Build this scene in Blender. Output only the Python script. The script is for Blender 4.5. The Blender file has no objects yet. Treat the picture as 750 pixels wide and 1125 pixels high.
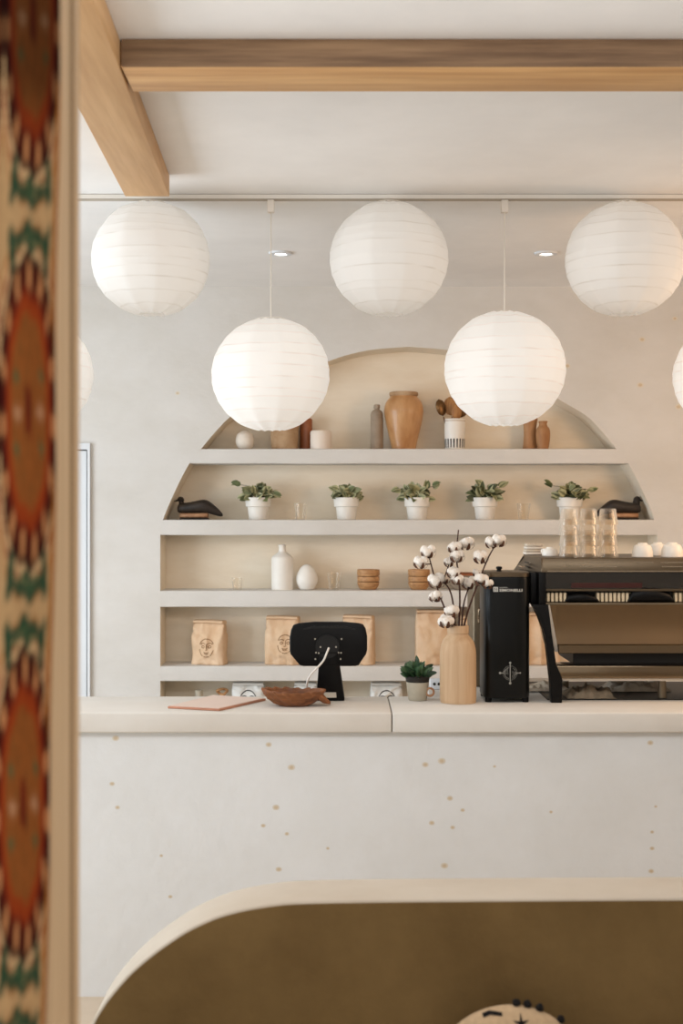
import bpy, bmesh, math, random
import numpy as np
from mathutils import Vector, Matrix, noise
PI = math.pi
C = bpy.context.scene.collection
F = 1400.0; HE = 1.723; CX = 375.0; CY = 562.5

def P(px, py, D):
    return Vector(((px-CX)*D/F, D, HE-(py-CY)*D/F))
def PX(px, D): return (px-CX)*D/F
def PZ(py, D): return HE-(py-CY)*D/F

# ------------------------------------------------------------ materials
def lin(c):
    out = []
    for v in c[:3]:
        v = v/255.0
        out.append(v/12.92 if v <= 0.04045 else ((v+0.055)/1.055)**2.4)
    return tuple(out)+(1.0,)

def mat(name, rgb, rough=0.7, metal=0.0, noise_amt=0.0, scale=8.0, rgb2=None, bump=0.0, bump_scale=40.0,
        attr=False, stretch=(1,1,1), spec=0.4, emit=0.0, sheen=0.0, coat=0.0):
    m = bpy.data.materials.new(name); m.use_nodes = True
    nt = m.node_tree; N = nt.nodes; L = nt.links
    b = N['Principled BSDF']
    b.inputs['Base Color'].default_value = lin(rgb)
    b.inputs['Roughness'].default_value = rough
    b.inputs['Metallic'].default_value = metal
    b.inputs['Specular IOR Level'].default_value = spec
    if coat: b.inputs['Coat Weight'].default_value = coat
    geo = N.new('ShaderNodeNewGeometry'); mp = N.new('ShaderNodeMapping')
    mp.inputs['Scale'].default_value = stretch
    L.new(geo.outputs['Position'], mp.inputs['Vector'])
    col = None
    if attr:
        a = N.new('ShaderNodeAttribute'); a.attribute_name = 'Col'
        col = a.outputs['Color']
    if noise_amt > 0 or rgb2 is not None:
        n = N.new('ShaderNodeTexNoise'); n.inputs['Scale'].default_value = scale
        n.inputs['Detail'].default_value = 6; n.inputs['Roughness'].default_value = 0.6
        L.new(mp.outputs['Vector'], n.inputs['Vector'])
        r = N.new('ShaderNodeValToRGB')
        r.color_ramp.elements[0].position = 0.32; r.color_ramp.elements[1].position = 0.68
        if attr:
            k = 1-noise_amt
            r.color_ramp.elements[0].color = (k,k,k,1); r.color_ramp.elements[1].color = (1,1,1,1)
            mx = N.new('ShaderNodeMix'); mx.data_type = 'RGBA'; mx.blend_type = 'MULTIPLY'
            mx.inputs[0].default_value = 1
            L.new(col, mx.inputs[6]); L.new(r.outputs['Color'], mx.inputs[7]); col = mx.outputs[2]
        else:
            c2 = rgb2 if rgb2 is not None else [v*(1-noise_amt) for v in rgb]
            r.color_ramp.elements[0].color = lin(c2); r.color_ramp.elements[1].color = lin(rgb)
            L.new(n.outputs['Fac'], r.inputs['Fac']); col = r.outputs['Color']
        if attr: L.new(n.outputs['Fac'], r.inputs['Fac'])
    if col is not None:
        L.new(col, b.inputs['Base Color'])
    if bump > 0:
        n2 = N.new('ShaderNodeTexNoise'); n2.inputs['Scale'].default_value = bump_scale
        n2.inputs['Detail'].default_value = 5
        L.new(mp.outputs['Vector'], n2.inputs['Vector'])
        bp = N.new('ShaderNodeBump'); bp.inputs['Strength'].default_value = bump
        bp.inputs['Distance'].default_value = 0.01
        L.new(n2.outputs['Fac'], bp.inputs['Height']); L.new(bp.outputs['Normal'], b.inputs['Normal'])
    if emit > 0:
        b.inputs['Emission Strength'].default_value = emit
        b.inputs['Emission Color'].default_value = lin(rgb)
        if col is not None: L.new(col, b.inputs['Emission Color'])
    return m

def glass_mat(name, tint=(245,245,240), refl=0.9):
    m = bpy.data.materials.new(name); m.use_nodes = True
    nt = m.node_tree; N = nt.nodes; L = nt.links
    for n in list(N):
        if n.type == 'BSDF_PRINCIPLED': N.remove(n)
    out = [n for n in N if n.type == 'OUTPUT_MATERIAL'][0]
    tr = N.new('ShaderNodeBsdfTransparent'); tr.inputs['Color'].default_value = lin(tint)
    gl = N.new('ShaderNodeBsdfGlossy'); gl.inputs['Roughness'].default_value = 0.06
    gl.inputs['Color'].default_value = (0.95,0.93,0.9,1)
    lw = N.new('ShaderNodeLayerWeight'); lw.inputs['Blend'].default_value = 0.35
    mu = N.new('ShaderNodeMath'); mu.operation = 'MULTIPLY'; mu.inputs[1].default_value = refl
    mx = N.new('ShaderNodeMixShader')
    L.new(lw.outputs['Facing'], mu.inputs[0]); L.new(mu.outputs[0], mx.inputs[0])
    df = N.new('ShaderNodeBsdfTranslucent'); df.inputs['Color'].default_value = (0.9,0.86,0.8,1)
    d2 = N.new('ShaderNodeBsdfDiffuse'); d2.inputs['Color'].default_value = (0.9,0.86,0.8,1)
    m0 = N.new('ShaderNodeMixShader'); m0.inputs[0].default_value = 0.5
    L.new(df.outputs[0], m0.inputs[1]); L.new(d2.outputs[0], m0.inputs[2])
    m1 = N.new('ShaderNodeMixShader'); m1.inputs[0].default_value = 0.35
    L.new(m0.outputs[0], m1.inputs[1]); L.new(gl.outputs[0], m1.inputs[2])
    L.new(tr.outputs[0], mx.inputs[1]); L.new(m1.outputs[0], mx.inputs[2])
    L.new(mx.outputs[0], out.inputs['Surface'])
    return m

def paper_mat(name, emit, warm):
    m = bpy.data.materials.new(name); m.use_nodes = True
    nt = m.node_tree; N = nt.nodes; L = nt.links
    for n in list(N):
        if n.type == 'BSDF_PRINCIPLED': N.remove(n)
    out = [n for n in N if n.type == 'OUTPUT_MATERIAL'][0]
    a = N.new('ShaderNodeAttribute'); a.attribute_name = 'Col'
    df = N.new('ShaderNodeBsdfDiffuse'); tl = N.new('ShaderNodeBsdfTranslucent')
    L.new(a.outputs['Color'], df.inputs['Color']); L.new(a.outputs['Color'], tl.inputs['Color'])
    mx = N.new('ShaderNodeMixShader'); mx.inputs[0].default_value = 0.35
    L.new(df.outputs[0], mx.inputs[1]); L.new(tl.outputs[0], mx.inputs[2])
    geo = N.new('ShaderNodeNewGeometry')
    n2 = N.new('ShaderNodeTexNoise'); n2.inputs['Scale'].default_value = 9; n2.inputs['Detail'].default_value = 4
    L.new(geo.outputs['Position'], n2.inputs['Vector'])
    bp = N.new('ShaderNodeBump'); bp.inputs['Strength'].default_value = 0.12; bp.inputs['Distance'].default_value = 0.02
    L.new(n2.outputs['Fac'], bp.inputs['Height'])
    L.new(bp.outputs['Normal'], df.inputs['Normal'])
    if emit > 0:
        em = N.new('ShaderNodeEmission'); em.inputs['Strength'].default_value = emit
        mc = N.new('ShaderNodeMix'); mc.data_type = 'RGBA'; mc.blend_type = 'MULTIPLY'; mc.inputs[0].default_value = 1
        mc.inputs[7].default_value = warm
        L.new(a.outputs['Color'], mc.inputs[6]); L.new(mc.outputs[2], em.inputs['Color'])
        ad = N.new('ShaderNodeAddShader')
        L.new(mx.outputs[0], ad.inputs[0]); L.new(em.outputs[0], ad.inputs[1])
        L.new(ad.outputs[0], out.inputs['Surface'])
    else:
        L.new(mx.outputs[0], out.inputs['Surface'])
    return m

def wood_mat(name, c1, c2, axis='x', scale=6.0, rough=0.55, bump=0.08):
    st = {'x': (0.35,6,6), 'y': (6,0.35,6), 'z': (6,6,0.35)}[axis]
    return mat(name, c1, rough=rough, rgb2=c2, scale=scale, stretch=st, bump=bump, bump_scale=14)

M = {}
M['plaster']   = mat('plaster', (217,213,207), 0.9, rgb2=(209,204,196), scale=2.6, bump=0.25, bump_scale=18, spec=0.15, stretch=(1,1,1.6))
M['niche']     = mat('niche_plaster', (240,228,208), 0.9, rgb2=(228,212,188), scale=3.0, bump=0.25, bump_scale=18, spec=0.15, stretch=(0.6,1,2))
M['knot']      = mat('plaster_knot', (218,209,194), 0.9, spec=0.1)
M['knot_dark'] = mat('plaster_knot_core', (208,190,162), 0.9, spec=0.1)
M['counter']   = mat('counter_plaster', (230,231,231), 0.85, rgb2=(222,222,220), scale=2.5, bump=0.2, bump_scale=25, spec=0.2)
M['slab']      = mat('counter_slab', (224,219,211), 0.7, rgb2=(215,208,198), scale=3, bump=0.06, spec=0.3)
M['ceiling']   = mat('ceiling_paint', (240,237,233), 0.95, noise_amt=0.04, scale=2, bump=0.05, bump_scale=60, spec=0.1)
M['white_paint'] = mat('white_paint', (222,224,226), 0.6, noise_amt=0.02)
M['gap']       = mat('dark_gap', (60,58,55), 0.9)
M['floor']     = mat('floor_concrete', (202,186,166), 0.7, rgb2=(190,172,150), scale=3, bump=0.05)
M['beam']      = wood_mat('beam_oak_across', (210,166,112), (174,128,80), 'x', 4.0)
M['beam_dark'] = wood_mat('beam_dark_face', (128,100,72), (86,62,40), 'x', 6.0, 0.75)  # darker stain and grain, with the face's shade put into the colour
M['beam_y']    = wood_mat('beam_oak_along', (208,168,120), (184,142,96), 'y', 4.0)
M['jamb']      = mat('jamb_paint', (224,192,152), 0.6, noise_amt=0.05, scale=4, stretch=(4,4,0.4))
M['track']     = mat('track_white', (232,226,216), 0.5)
M['track_dark']= mat('track_slot', (176,164,148), 0.6)
M['adapter']   = mat('adapter_white', (226,216,204), 0.5)
M['cord']      = mat('cord_white', (226,218,206), 0.6)
M['paper_off'] = paper_mat('lantern_paper', 0.13, (1,0.96,0.9,1))  # unlit paper, brightened by a faint added emission
M['paper_on']  = paper_mat('lantern_paper_lit', 0.24, (1,0.98,0.96,1))
M['lamp_glow'] = mat('downlight_glow', (255,250,240), 0.5, emit=3.0)
M['ceramic_white'] = mat('white_ceramic', (236,230,220), 0.45, noise_amt=0.02, scale=20)
M['ceramic_matte'] = mat('matte_ceramic', (232,220,204), 0.75, noise_amt=0.05, scale=30, bump=0.05)
M['candle']    = mat('candle_wax', (230,214,198), 0.6, noise_amt=0.04)
M['clay']      = mat('clay_pot', (186,156,122), 0.75, rgb2=(150,112,74), scale=9, bump=0.1)
M['urn']       = mat('urn_glaze', (204,158,108), 0.42, rgb2=(166,112,64), scale=7, stretch=(1.6,1.6,0.6), coat=0.2)
M['copper_brown'] = mat('copper_brown_glaze', (158,92,54), 0.4, rgb2=(120,66,38), scale=9)
M['grey_stone']= mat('grey_stoneware', (160,142,122), 0.7, rgb2=(136,118,98), scale=14)
M['tan_vase']  = mat('tan_vase', (184,138,94), 0.6, rgb2=(150,102,62), scale=9, stretch=(2,2,0.5))
M['bronze']    = mat('bronze_spoon', (132,96,58), 0.35, metal=0.7, noise_amt=0.3, scale=30)
M['wood_spoon']= wood_mat('spoon_wood', (186,136,84), (140,92,50), 'z', 10)
M['black_ink'] = mat('black_ink', (38,32,28), 0.8)
M['pot_soil']  = mat('potting_soil', (58,44,32), 0.95, noise_amt=0.4, scale=90)
M['leaf']      = mat('variegated_leaf', (110,120,70), 0.45, attr=True, noise_amt=0.12, scale=60)
M['duck_black']= mat('duck_black_paint', (52,42,34), 0.55, rgb2=(34,27,22), scale=20, bump=0.1)
M['duck_tan']  = mat('duck_tan_wood', (196,152,116), 0.6, rgb2=(150,104,70), scale=26)
M['glass']     = glass_mat('clear_glass', (253,252,250), 0.55)
M['tumbler']   = glass_mat('tumbler_glass', (253,251,248), 0.72)
M['bowl_wood'] = wood_mat('bowl_wood', (200,154,106), (158,110,68), 'x', 14)
M['kraft']     = mat('kraft_paper', (226,196,164), 0.8, rgb2=(212,178,142), scale=10, bump=0.35, bump_scale=16, spec=0.2)
M['kraft_ink'] = mat('brown_ink', (150,114,80), 0.85)
M['white_bag'] = mat('white_bag_paper', (232,230,224), 0.7, noise_amt=0.03, bump=0.1, bump_scale=20)
M['black_plastic'] = mat('black_plastic', (9,8,8), 0.45, noise_amt=0.1, spec=0.18)
M['black_gloss']   = mat('black_gloss', (9,10,9), 0.33, spec=0.22)
M['black_metal']   = mat('black_metal', (18,17,17), 0.4, metal=0.2)
M['screw']     = mat('screw_steel', (190,184,172), 0.3, metal=1.0)
M['cable']     = mat('white_cable', (222,214,204), 0.5)
M['sticker']   = mat('pale_sticker', (206,196,180), 0.6)
M['carved']    = wood_mat('carved_wood', (146,90,50), (96,54,26), 'x', 12, 0.45)
M['copper_board'] = mat('copper_board', (190,132,104), 0.55, noise_amt=0.08)
M['menu_sheet']= mat('menu_sheet', (224,202,188), 0.7, noise_amt=0.02)
M['vase_wood'] = wood_mat('vase_wood', (204,174,140), (184,148,110), 'z', 5, 0.6)
M['twig']      = mat('twig_brown', (78,48,36), 0.8, noise_amt=0.3, scale=50)
M['cotton']    = mat('cotton_fluff', (236,226,214), 1.0, bump=0.6, bump_scale=120, spec=0.05)
M['bract']     = mat('dry_bract', (98,62,42), 0.85, noise_amt=0.3, scale=60)
M['planter']   = mat('grey_planter', (190,180,160), 0.7, noise_amt=0.08, scale=14)
M['dark_pot']  = mat('nursery_pot', (34,30,26), 0.6)
M['steel']     = mat('brushed_steel', (106,92,74), 0.36, metal=0.9, noise_amt=0.08, scale=4, stretch=(1,1,12))
M['steel_dim'] = mat('dull_steel', (128,114,94), 0.45, metal=0.75, noise_amt=0.1, scale=5)
M['chrome']    = mat('chrome', (190,176,156), 0.15, metal=1.0)
M['mirror']    = mat('mirror_steel', (134,116,94), 0.2, metal=1.0, noise_amt=0.06, scale=2, stretch=(1,1,4))
M['dark_glass']= mat('dark_glass', (30,24,18), 0.08, spec=0.7)
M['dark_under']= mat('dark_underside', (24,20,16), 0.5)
M['slat_cream']= mat('cream_slat', (226,206,172), 0.5)
M['cloth_grey']= mat('grey_cloth', (150,134,112), 0.95, noise_amt=0.2, scale=40, bump=0.3, bump_scale=120)
M['cloth_white']= mat('white_cloth', (216,200,178), 0.95, noise_amt=0.1, scale=40, bump=0.3, bump_scale=120)
M['cup_white'] = mat('cup_porcelain', (240,232,220), 0.35)
M['emblem']    = mat('silver_print', (150,148,140), 0.6)
M['letter_print'] = mat('letter_print', (206,204,196), 0.6)
M['red_print'] = mat('dark_red_strip', (58,20,14), 0.4)
M['curtain']   = mat('ikat_cloth', (180,120,80), 0.95, attr=True, noise_amt=0.18, scale=220, stretch=(1,1,0.25), spec=0.1)
M['bench']     = mat('bench_plaster', (198,186,170), 0.9, rgb2=(188,174,156), scale=3, bump=0.2, bump_scale=20, spec=0.15)
M['bench_face']= mat('bench_face', (124,100,64), 0.9, rgb2=(106,84,52), scale=3.5, bump=0.2, bump_scale=30, spec=0.1)  # backrest front: its shade is put into this brown
M['cushion']   = mat('cushion_linen', (200,170,134), 0.95, noise_amt=0.08, scale=80, bump=0.2, bump_scale=200)
M['pompom']    = mat('black_pompom', (22,18,16), 1.0, bump=0.6, bump_scale=200)

# ------------------------------------------------------------ object helpers
def obj(name, bm, m, parent=None, loc=None, smooth=True, auto=None, world=False, rot=None):
    me = bpy.data.meshes.new(name)
    if world and parent is not None:
        bmesh.ops.translate(bm, verts=bm.verts, vec=-parent.location)
    bmesh.ops.recalc_face_normals(bm, faces=bm.faces) if auto != 'keep' else None
    bm.to_mesh(me); bm.free()
    for mm in (m if isinstance(m, (list, tuple)) else [m]): me.materials.append(M[mm])
    if smooth:
        for p in me.polygons: p.use_smooth = True
        if smooth != 'full':
            try: me.set_sharp_from_angle(angle=math.radians(38))
            except Exception: pass
    o = bpy.data.objects.new(name, me); C.objects.link(o)
    if parent is not None: o.parent = parent
    if loc is not None: o.location = loc
    if rot is not None: o.rotation_euler = rot
    return o
def tag(o, label, cat, group=None, kind=None):
    o['label'] = label; o['category'] = cat
    if group: o['group'] = group
    if kind: o['kind'] = kind
    return o
def struct(o, label, cat):
    return tag(o, label, cat, kind='structure')
def thing(name, label, cat, loc, rotz=0, group=None):
    o = bpy.data.objects.new(name, None); C.objects.link(o)
    o.empty_display_size = 0.05
    o.location = loc; o.rotation_euler = (0,0,rotz)
    return tag(o, label, cat, group)
def copy_tree(o, parent=None):
    c = o.copy(); C.objects.link(c)
    if parent is not None: c.parent = parent
    for ch in list(o.children): copy_tree(ch, c)
    return c

def BM(): return bmesh.new()
def add_box(bm, x0,x1,y0,y1,z0,z1, bevel=0.0, seg=2, mi=0):
    vs = [bm.verts.new((x,y,z)) for z in (z0,z1) for y in (y0,y1) for x in (x0,x1)]
    fs = [(0,2,3,1),(4,5,7,6),(0,1,5,4),(2,6,7,3),(0,4,6,2),(1,3,7,5)]
    faces = [bm.faces.new([vs[i] for i in f]) for f in fs]
    for f in faces: f.material_index = mi
    if bevel > 0:
        es = list({e for f in faces for e in f.edges})
        bmesh.ops.bevel(bm, geom=es, offset=bevel, segments=seg, profile=0.5, affect='EDGES')
    return bm
def add_hexa(bm, pts, bevel=0.0, seg=2):
    # pts: 8 points: front bl, br, tr, tl, back bl, br, tr, tl
    vs = [bm.verts.new(p) for p in pts]
    fs = [(0,1,2,3),(5,4,7,6),(4,0,3,7),(1,5,6,2),(3,2,6,7),(4,5,1,0)]
    faces = [bm.faces.new([vs[i] for i in f]) for f in fs]
    if bevel > 0:
        es = list({e for f in faces for e in f.edges})
        bmesh.ops.bevel(bm, geom=es, offset=bevel, segments=seg, profile=0.5, affect='EDGES')
    return bm
def add_prism(bm, poly, y0, y1, bevel=0.0, seg=2):
    # poly: list of (x,z); extruded along y
    a = [bm.verts.new((x,y0,z)) for x,z in poly]; b = [bm.verts.new((x,y1,z)) for x,z in poly]
    n = len(poly)
    faces = [bm.faces.new(a), bm.faces.new(list(reversed(b)))]
    for i in range(n):
        j = (i+1) % n
        faces.append(bm.faces.new((a[i],b[i],b[j],a[j])))
    if bevel > 0:
        es = list({e for f in faces[:2] for e in f.edges})
        bmesh.ops.bevel(bm, geom=es, offset=bevel, segments=seg, profile=0.5, affect='EDGES')
    return bm
def add_zprism(bm, poly, z0, z1):
    a = [bm.verts.new((x,y,z0)) for x,y in poly]; b = [bm.verts.new((x,y,z1)) for x,y in poly]
    n = len(poly)
    bm.faces.new(list(reversed(a))); bm.faces.new(b)
    for i in range(n):
        j = (i+1) % n
        bm.faces.new((a[i],a[j],b[j],b[i]))
    return bm
def add_lathe(bm, prof, seg=36, c=(0,0,0), fn=None, mi=0):
    # prof: [(r,z)]; r==0 ends become poles; fn(r,z,ang)->(r,z)
    rings = []
    for r,z in prof:
        if r < 1e-6:
            rings.append([bm.verts.new((c[0],c[1],c[2]+z))])
        else:
            ring = []
            for i in range(seg):
                a = 2*PI*i/seg
                rr,zz = fn(r,z,a) if fn else (r,z)
                ring.append(bm.verts.new((c[0]+rr*math.cos(a), c[1]+rr*math.sin(a), c[2]+zz)))
            rings.append(ring)
    for A,B in zip(rings[:-1], rings[1:]):
        for i in range(seg):
            j = (i+1) % seg
            if len(A) == 1 and len(B) == 1: continue
            if len(A) == 1: f = bm.faces.new((A[0],B[i],B[j]))
            elif len(B) == 1: f = bm.faces.new((A[i],A[j],B[0]))
            else: f = bm.faces.new((A[i],A[j],B[j],B[i]))
            f.material_index = mi
    return bm
def spline(pts, n=10):
    # Catmull-Rom through tuples
    out = []
    for i in range(len(pts)-1):
        p0 = pts[max(i-1,0)]; p1 = pts[i]; p2 = pts[i+1]; p3 = pts[min(i+2,len(pts)-1)]
        for k in range(n):
            t = k/n
            out.append(tuple(0.5*((2*b)+(-a+c)*t+(2*a-5*b+4*c-d)*t*t+(-a+3*b-3*c+d)*t**3) for a,b,c,d in zip(p0,p1,p2,p3)))
    out.append(tuple(pts[-1]))
    return out
def sprof(pts, n=5):
    return [(max(r,0),z) for r,z in spline(pts, n)]
def add_tube(bm, pts, r, seg=8, r_end=None, cap=True):
    pts = [Vector(p) for p in pts]; n = len(pts); rings = []
    up = Vector((0,0,1)); prev = None
    for i,p in enumerate(pts):
        t = (pts[min(i+1,n-1)]-pts[max(i-1,0)]).normalized()
        if prev is None:
            a = t.cross(up)
            if a.length < 1e-3: a = t.cross(Vector((1,0,0)))
            a.normalize()
        else:
            a = (prev - t*prev.dot(t)).normalized()
        prev = a; b = t.cross(a)
        rr = r if r_end is None else r+(r_end-r)*i/(n-1)
        rings.append([bm.verts.new(p+a*rr*math.cos(2*PI*k/seg)+b*rr*math.sin(2*PI*k/seg)) for k in range(seg)])
    for A,B in zip(rings[:-1],rings[1:]):
        for k in range(seg):
            j = (k+1)%seg
            bm.faces.new((A[k],A[j],B[j],B[k]))
    if cap:
        bm.faces.new(list(reversed(rings[0]))); bm.faces.new(rings[-1])
    return bm
def add_loft(bm, secs, seg=20, power=2.0):
    # secs: (x, cy, cz, ry, rz) along x
    rings = []
    for x,cy,cz,ry,rz in secs:
        ring = []
        for k in range(seg):
            a = 2*PI*k/seg; c = math.cos(a); s = math.sin(a)
            ring.append(bm.verts.new((x, cy+ry*math.copysign(abs(c)**(2/power),c), cz+rz*math.copysign(abs(s)**(2/power),s))))
        rings.append(ring)
    for A,B in zip(rings[:-1],rings[1:]):
        for k in range(seg):
            j = (k+1)%seg
            bm.faces.new((A[k],B[k],B[j],A[j]))
    bm.faces.new(rings[0]); bm.faces.new(list(reversed(rings[-1])))
    return bm
def add_ico(bm, c, r, sub=2, sx=1, sy=1, sz=1, jit=0.0, seed=0):
    res = bmesh.ops.create_icosphere(bm, subdivisions=sub, radius=1.0)
    for v in res['verts']:
        n = v.co.copy(); k = 1.0
        if jit: k += jit*noise.noise(n*2.3+Vector((seed*3.1,seed*1.7,seed)))
        v.co = Vector((c[0]+n.x*r*sx*k, c[1]+n.y*r*sy*k, c[2]+n.z*r*sz*k))
    return bm
def strip2d(bm, pts, w, place):
    # flat ribbon of width w through 2D points; place(x,z)->3D
    pts = [Vector((p[0],p[1])) for p in pts]; prev = None
    for i,p in enumerate(pts):
        t = pts[min(i+1,len(pts)-1)]-pts[max(i-1,0)]
        if t.length < 1e-9: continue
        t.normalize(); nrm = Vector((-t.y,t.x))
        a = bm.verts.new(place(*(p+nrm*w/2))); b = bm.verts.new(place(*(p-nrm*w/2)))
        if prev: bm.faces.new((prev[0],prev[1],b,a))
        prev = (a,b)
def arc(cx,cz,rx,rz,a0,a1,n=16):
    return [(cx+rx*math.cos(math.radians(a0+(a1-a0)*i/n)), cz+rz*math.sin(math.radians(a0+(a1-a0)*i/n))) for i in range(n+1)]
def set_cols(o, cols):
    ca = o.data.color_attributes.new('Col','FLOAT_COLOR','POINT')
    ca.data.foreach_set('color', np.asarray(cols, dtype=np.float32).ravel())

# ------------------------------------------------------------ key planes
DW = 6.80; DN = 7.02; DC = 4.50; DT = 4.83
HC = HE + (CY-214)*DT/F
ZC = HE - (783-CY)*DC/F
S = DW/F
NX = PX(449, DW)
ARCH = [(381,0),(385,45),(396,86),(415,126),(440,167),(457,195),(475,213),(493,228),(509,241),(540,257),(571,270),(588,273)]
SP = spline([(float(h),float(y)) for y,h in ARCH[::-1]], 5)
def half(z):
    py = CY-(z-HE)/S
    if py >= 588: return 273*S
    if py <= 381: return 0.0
    for (ha,a),(hb,b) in zip(SP[:-1],SP[1:]):
        if b <= py <= a: return (ha+(hb-ha)*(py-a)/(b-a))*S
    return 0.0
XL, XR = -3.5, 2.9
NB = 0.68   # bottom of the niche

# ------------------------------------------------------------ the setting
def knots(bm, pts, D, mi_o, mi_i):
    for i,(px,py,r) in enumerate(pts):
        c = P(px,py,D); R = r*D/F
        for rr,mi,off in ((R,mi_o,0.0006),(R*0.55,mi_i,0.0011)):
            vs = [bm.verts.new((c.x+rr*(1.15)*math.cos(2*PI*k/14), D-off, c.z+rr*0.9*math.sin(2*PI*k/14))) for k in range(14)]
            f = bm.faces.new(vs); f.material_index = mi
bm = BM()
loop = []
sp = spline([(float(h),float(y)) for y,h in ARCH[::-1]], 5)      # right side, bottom to apex
right = [(NX+max(h,0)*S, PZ(y,DW)) for h,y in sp]
niche = [(NX+273*S, NB)] + right[:-1] + [(NX, PZ(381,DW))] + [(2*NX-x, z) for x,z in reversed(right[:-1])] + [(NX-273*S, NB)]
outer = [(XL,0),(XR,0),(XR,HC),(XL,HC)]
def edge_loop(pts):
    vs = [bm.verts.new((x,DW,z)) for x,z in pts]
    return vs, [bm.edges.new((vs[i],vs[(i+1)%len(vs)])) for i in range(len(vs))]
vo, eo = edge_loop(outer); vn, en = edge_loop(niche)
bmesh.ops.triangle_fill(bm, use_beauty=True, use_dissolve=False, edges=eo+en)
bk = [bm.verts.new((v.co.x, DN, v.co.z)) for v in vn]
for i in range(len(vn)):
    j = (i+1)%len(vn)
    f = bm.faces.new((vn[i],vn[j],bk[j],bk[i])); f.material_index = 1
f = bm.faces.new(bk); f.material_index = 1
knots(bm, [(705,373,3.2),(703,423,3.4),(623,402,3),(745,447,3.5),(741,350,2.6),(195,432,2.5)], DW, 2, 3)
w = obj('wall_back', bm, ['plaster','niche','knot','knot_dark'], smooth=False)
struct(w, 'beige plaster back wall with a wide arched shelf niche', 'wall')

bm = BM(); add_box(bm, XL-0.1,XR+0.1,-1.2,DW+0.3,-0.1,0)
struct(obj('floor', bm, 'floor', smooth=False), 'pale concrete floor', 'floor')
bm = BM(); add_box(bm, XL-0.1,XR+0.1,1.5,DW+0.3,HC,HC+0.1)
struct(obj('ceiling', bm, 'ceiling', smooth=False), 'off-white painted ceiling', 'ceiling')
# left wall with the daylight window, right wall, partition with the doorway we look through
bm = BM()
WY0, WY1, WZ0, WZ1 = 2.9, 5.7, 0.5, 2.45
add_box(bm, XL-0.12,XL,1.62,WY0,0,HC); add_box(bm, XL-0.12,XL,WY1,DW,0,HC)
add_box(bm, XL-0.12,XL,WY0,WY1,0,WZ0); add_box(bm, XL-0.12,XL,WY0,WY1,WZ1,HC)
struct(obj('wall_left', bm, 'plaster', smooth=False), 'plaster side wall with a wide window', 'wall')
bm = BM(); t = 0.05
add_box(bm, XL-0.1,XL-0.04,WY0,WY0+t,WZ0,WZ1); add_box(bm, XL-0.1,XL-0.04,WY1-t,WY1,WZ0,WZ1)
add_box(bm, XL-0.1,XL-0.04,WY0+t,WY1-t,WZ0,WZ0+t); add_box(bm, XL-0.1,XL-0.04,WY0+t,WY1-t,WZ1-t,WZ1)
for k in (1,2): 
    y = WY0+(WY1-WY0)*k/3; add_box(bm, XL-0.1,XL-0.04,y-0.02,y+0.02,WZ0+t,WZ1-t)
struct(obj('window_1', bm, 'white_paint', smooth=False), 'white window frame in the side wall', 'window')
bm = BM(); add_box(bm, XR,XR+0.12,1.62,DW,0,HC)
struct(obj('wall_right', bm, 'plaster', smooth=False), 'plaster side wall on the right', 'wall')
bm = BM()
add_box(bm, XL-0.1,-0.50,1.50,1.62,0,HC); add_box(bm, 0.86,XR+0.1,1.50,1.62,0,HC); add_box(bm, -0.50,0.86,1.50,1.62,2.56,HC)
struct(obj('wall_front', bm, 'plaster', smooth=False), 'partition wall with the doorway in front', 'wall')
bm = BM()
prof = [(-0.50,1.468),(-0.345,1.468),(-0.336,1.474),(-0.332,1.484),(-0.332,1.500),(-0.3335,1.503),(-0.3335,1.508),(-0.332,1.511),
        (-0.332,1.558),(-0.338,1.563),(-0.338,1.574),(-0.332,1.579),(-0.332,1.615),(-0.336,1.622),(-0.346,1.626),(-0.50,1.626)]
add_zprism(bm, prof, 0, 2.56)
tr1 = obj('trim_1', bm, 'jamb', smooth=False)
struct(tr1, 'cream grooved door jamb beside the ikat curtain', 'trim')

M['seal'] = mat('door_seal', (166,136,102), 0.8)
bm = BM(); add_box(bm, -0.3385,-0.3325,1.563,1.5785,0.0,2.55); obj('door_seal', bm, 'seal', tr1, smooth=False)  # dark strip added as the shade line of the jamb groove
bm = BM(); add_box(bm, -0.3325,-0.3312,1.572,1.5785,0.0,2.55); obj('seal_lip', bm, 'seal', tr1, smooth=False)
# door in the back wall, far left
bm = BM()
xr = PX(95.3,DW); zt = PZ(495.5,DW)
add_box(bm, -2.15,xr-0.0,DW-0.012,DW-0.002,0.01,zt)
dr = obj('door_1', bm, 'white_paint', smooth=False); struct(dr, 'white door in the back wall at far left', 'door')
bm = BM()
add_box(bm, xr+0.001,xr+0.006,DW-0.006,DW-0.001,0,zt+0.006); add_box(bm, -2.15,xr+0.006,DW-0.006,DW-0.001,zt+0.001,zt+0.007)
obj('door_gap', bm, 'gap', dr, smooth=False)
bm = BM(); xo = PX(99.5,DW); zo = PZ(487,DW)
add_prism(bm, [(xr+0.006,0),(xo,0),(xo,zo),(-2.20,zo),(-2.20,zt+0.007),(xr+0.006,zt+0.007)], DW-0.02, DW-0.001)
obj('door_frame', bm, 'white_paint', dr, smooth=False)

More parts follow.
